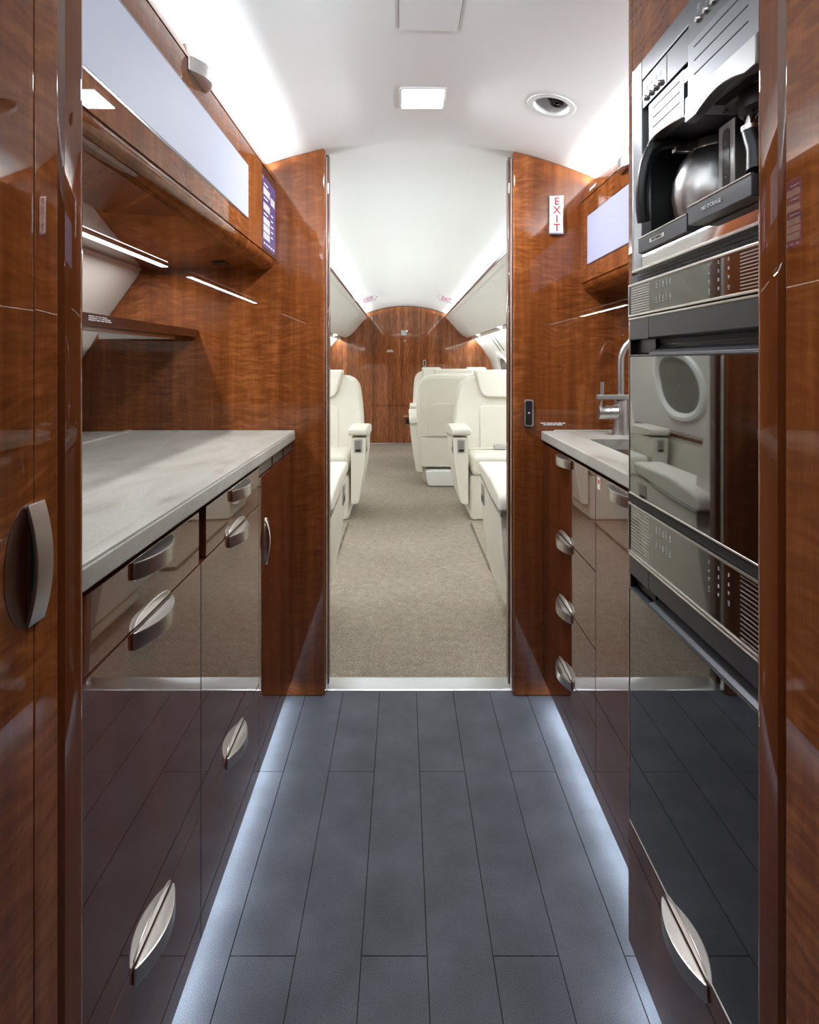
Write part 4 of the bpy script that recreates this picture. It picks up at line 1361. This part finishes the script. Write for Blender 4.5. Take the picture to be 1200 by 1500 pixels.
# ---------------------------------------------------------------- seats
def lerp_outline(pts, n=6, r=0.05):
    """round the corners of a closed outline"""
    out = []
    N = len(pts)
    for i in range(N):
        p0, p1, p2 = Vector(pts[i - 1]), Vector(pts[i]), Vector(pts[(i + 1) % N])
        rr = pts[i][2] if len(pts[i]) > 2 else r
        p0, p1, p2 = (Vector((p[0], p[1])) for p in (p0, p1, p2))
        a = (p0 - p1)
        b = (p2 - p1)
        rr = min(rr, a.length * 0.48, b.length * 0.48)
        A, B = p1 + a.normalized() * rr, p1 + b.normalized() * rr
        for k in range(n + 1):
            t = k / n
            out.append(tuple((1 - t) ** 2 * A + 2 * t * (1 - t) * p1 + t * t * B))
    return out


def make_seat(name, label, group, w=1.0, belt=True):
    """club seat facing -y, origin on the floor under the cushion"""
    t = thing(name, label, 'seat', (0, 0, 0), group)
    X = lambda v: v * w
    lean = lambda c: Vector((c.x, c.y + (c.z - 0.40) * 0.17, c.z))
    MB().prism(lerp_outline([(X(-.275), 0.0), (X(.275), 0.0), (X(.275), 0.33), (X(-.275), 0.33)], r=0.04), 'y', -0.27, 0.16, 0.02, 3, 50).build('base', 'leather', t, local=True)
    MB().prism(lerp_outline([(X(-.24), 0.004), (X(.24), 0.004), (X(.26), 0.15), (X(-.26), 0.15)], r=0.03), 'y', 0.02, 0.33, 0.015, 3, 50).build('foot_box', 'bin_cream', t, local=True)
    MB().prism(lerp_outline([(X(-.268), 0.325), (X(.268), 0.325), (X(.268), 0.475), (X(-.268), 0.475)], r=0.05), 'y', -0.30, 0.17, 0.045, 5, 60).build('cushion', 'leather', t, local=True)
    back = [(X(-.345), 0.42, .04), (X(.345), 0.42, .04), (X(.350), 0.70, .2), (X(.305), 1.04, .13), (X(-.305), 1.04, .13), (X(-.350), 0.70, .2)]
    bk = MB().prism(lerp_outline(back, 8), 'y', 0.10, 0.27, 0.045, 5, 60, f=lean).build('backrest', 'leather', t, local=True)
    ins = [(X(-.155), 0.46, .02), (X(.155), 0.46, .02), (X(.150), 0.80, .04), (X(-.150), 0.80, .04)]
    MB().prism(lerp_outline(ins, 5), 'y', 0.084, 0.13, 0.012, 3, 60, f=lean).build('lumbar_panel', 'leather', bk, local=True)
    hd = [(X(-.130), 0.865, .06), (X(.130), 0.865, .06), (X(.185), 1.082, .03), (X(-.185), 1.082, .03)]
    MB().prism(lerp_outline(hd, 6), 'y', 0.058, 0.225, 0.028, 4, 60, f=lean).build('headrest', 'leather', t, local=True)
    # rear shell: upper shield, inset panel, lower skirt
    sh_ = [(X(-.305), 0.455, .02), (X(.305), 0.455, .02), (X(.315), 0.70, .15), (X(.265), 1.005, .08), (X(-.265), 1.005, .08), (X(-.315), 0.70, .15)]
    rs = MB().prism(lerp_outline(sh_, 6), 'y', 0.24, 0.280, 0.008, 2, 60, f=lean).build('rear_shell', 'leather', t, local=True)
    ip = [(X(-.245), 0.46, .01), (X(.245), 0.46, .01), (X(.215), 0.765, .06), (X(-.215), 0.765, .06)]
    MB().prism(lerp_outline(ip, 6), 'y', 0.262, 0.292, 0.007, 2, 60, f=lean).build('rear_panel', 'leather', rs, local=True)
    MB().prism(lerp_outline([(X(-.295), 0.175), (X(.295), 0.175), (X(.305), 0.448), (X(-.305), 0.448)], r=0.02), 'y', 0.18, 0.292, 0.014, 3, 60).build('rear_skirt', 'leather', t, local=True)
    for sg in (-1, 1):
        q = lambda x: sg * X(x)
        pan = [(q(.290), 0.60, .005), (q(.398), 0.60, .005), (q(.392), 0.42, .08), (q(.345), 0.125, .03), (q(.290), 0.125, .01)]
        arm = MB().prism(lerp_outline(pan, 4), 'y', -0.30, 0.27, 0.014, 3, 60).build('armrest', 'leather', t, local=True)
        cap = [(-0.315, 0.668, .05), (0.06, 0.668, .05), (0.30, 0.640, .03), (0.30, 0.575, .02), (0.05, 0.585, .06), (-0.20, 0.612, .04), (-0.312, 0.618, .03)]
        MB().prism(lerp_outline(cap, 5), 'x', min(q(.270), q(.408)), max(q(.270), q(.408)), 0.020, 4, 60).build('arm_cap', 'leather', arm, local=True)
        ln = [(-0.306, 0.612), (-0.20, 0.604), (0.05, 0.577), (0.29, 0.566), (0.29, 0.560), (0.05, 0.570), (-0.20, 0.598), (-0.306, 0.606)]
        MB().prism(ln, 'x', min(q(.395), q(.4015)), max(q(.395), q(.4015))).build('metal_line', 'brushed_steel', arm, local=True)
        pr = MB().prism(rrect(q(.342) - 0.027, q(.342) + 0.027, 0.495, 0.590, 0.006), 'y', -0.3045, -0.29, 0.0015, 2, 60).build('control_plate', 'satin_steel', arm, local=True)
        MB().box(q(.342) - 0.019, q(.342) + 0.019, -0.3065, -0.30, 0.523, 0.581, 0.001, 1).build('control_key', 'pale_metal', arm, local=True)
        MB().box(q(.342) - 0.019, q(.342) + 0.019, -0.3065, -0.30, 0.502, 0.520, 0.001, 1).build('control_key', 'black_plastic', arm, local=True)
        MB().box(min(q(.390), q(.4005)), max(q(.390), q(.4005)), -0.26, -0.18, 0.485, 0.575, 0.003, 2).build('side_plate', 'satin_steel', arm, local=True)
        MB().box(min(q(.390), q(.4015)), max(q(.390), q(.4015)), -0.25, -0.19, 0.495, 0.525, 0.002, 1).build('side_key', 'black_plastic', arm, local=True)
    if belt:
        sb = MB().prism([(X(-.26), 0.474), (X(-.05), 0.480), (X(.02), 0.484), (X(.02), 0.488), (X(-.05), 0.486), (X(-.26), 0.482)], 'y', -0.02, 0.03).build('seatbelt', 'leather', t, local=True)
        MB().prism(lerp_outline([(X(-.06), 0.478), (X(.03), 0.478), (X(.03), 0.506), (X(-.06), 0.506)], r=0.008), 'y', -0.035, 0.035, 0.004, 2, 60).build('buckle', 'brushed_steel', sb, local=True)
    return t


GRP = 'cream leather club seats'
s = make_seat('club_seat', 'cream leather club seat with buckled belt, facing us right of the aisle', GRP)
s.location = (0.762, 4.465, 0.004)
LABELS = [
    ((-0.662, 4.465), 0, 'cream leather club seat facing us left of the aisle'),
    ((0.772, 2.49), 180, 'nearest cream seat right of the doorway, back turned, only its armrest showing'),
    ((-0.672, 2.49), 180, 'nearest cream seat left of the doorway, back turned, only its armrest showing'),
    ((0.470, 5.65), 180, 'cream leather seat with its smooth back to us, in the middle of the cabin'),
]
for (x, y), rz, lab in LABELS:
    c = copy_tree(s)
    c.location = (x, y, 0.004)
    c.rotation_euler = (0, 0, R(rz))
    c['label'] = lab
s2 = make_seat('club_seat', 'far cream seat facing us behind the back-turned seat, on the aisle', GRP, 0.64, False)
s2.location = (0.345, 6.75, 0.004)
c = copy_tree(s2)
c.location = (0.885, 6.75, 0.004)
c['label'] = 'far cream seat facing us behind the back-turned seat, on the window side'

tb = thing('table', 'glossy mahogany conference table edge showing beside the back-turned seat', 'table', (0.5, 6.0, 0))
MB().prism(rrect(-0.03, 1.0, 6.02, 6.40, 0.05), 'z', 0.555, 0.585, 0.006, 2, 50).build('top', 'wood_edge', tb)
MB().box(0.03, 0.30, 6.08, 6.30, 0.50, 0.553, 0.006, 2).build('bracket', 'black_plastic', tb)
MB().box(0.70, 0.95, 6.1, 6.3, 0.004, 0.553, 0.006, 2).build('pedestal', 'leather', tb)
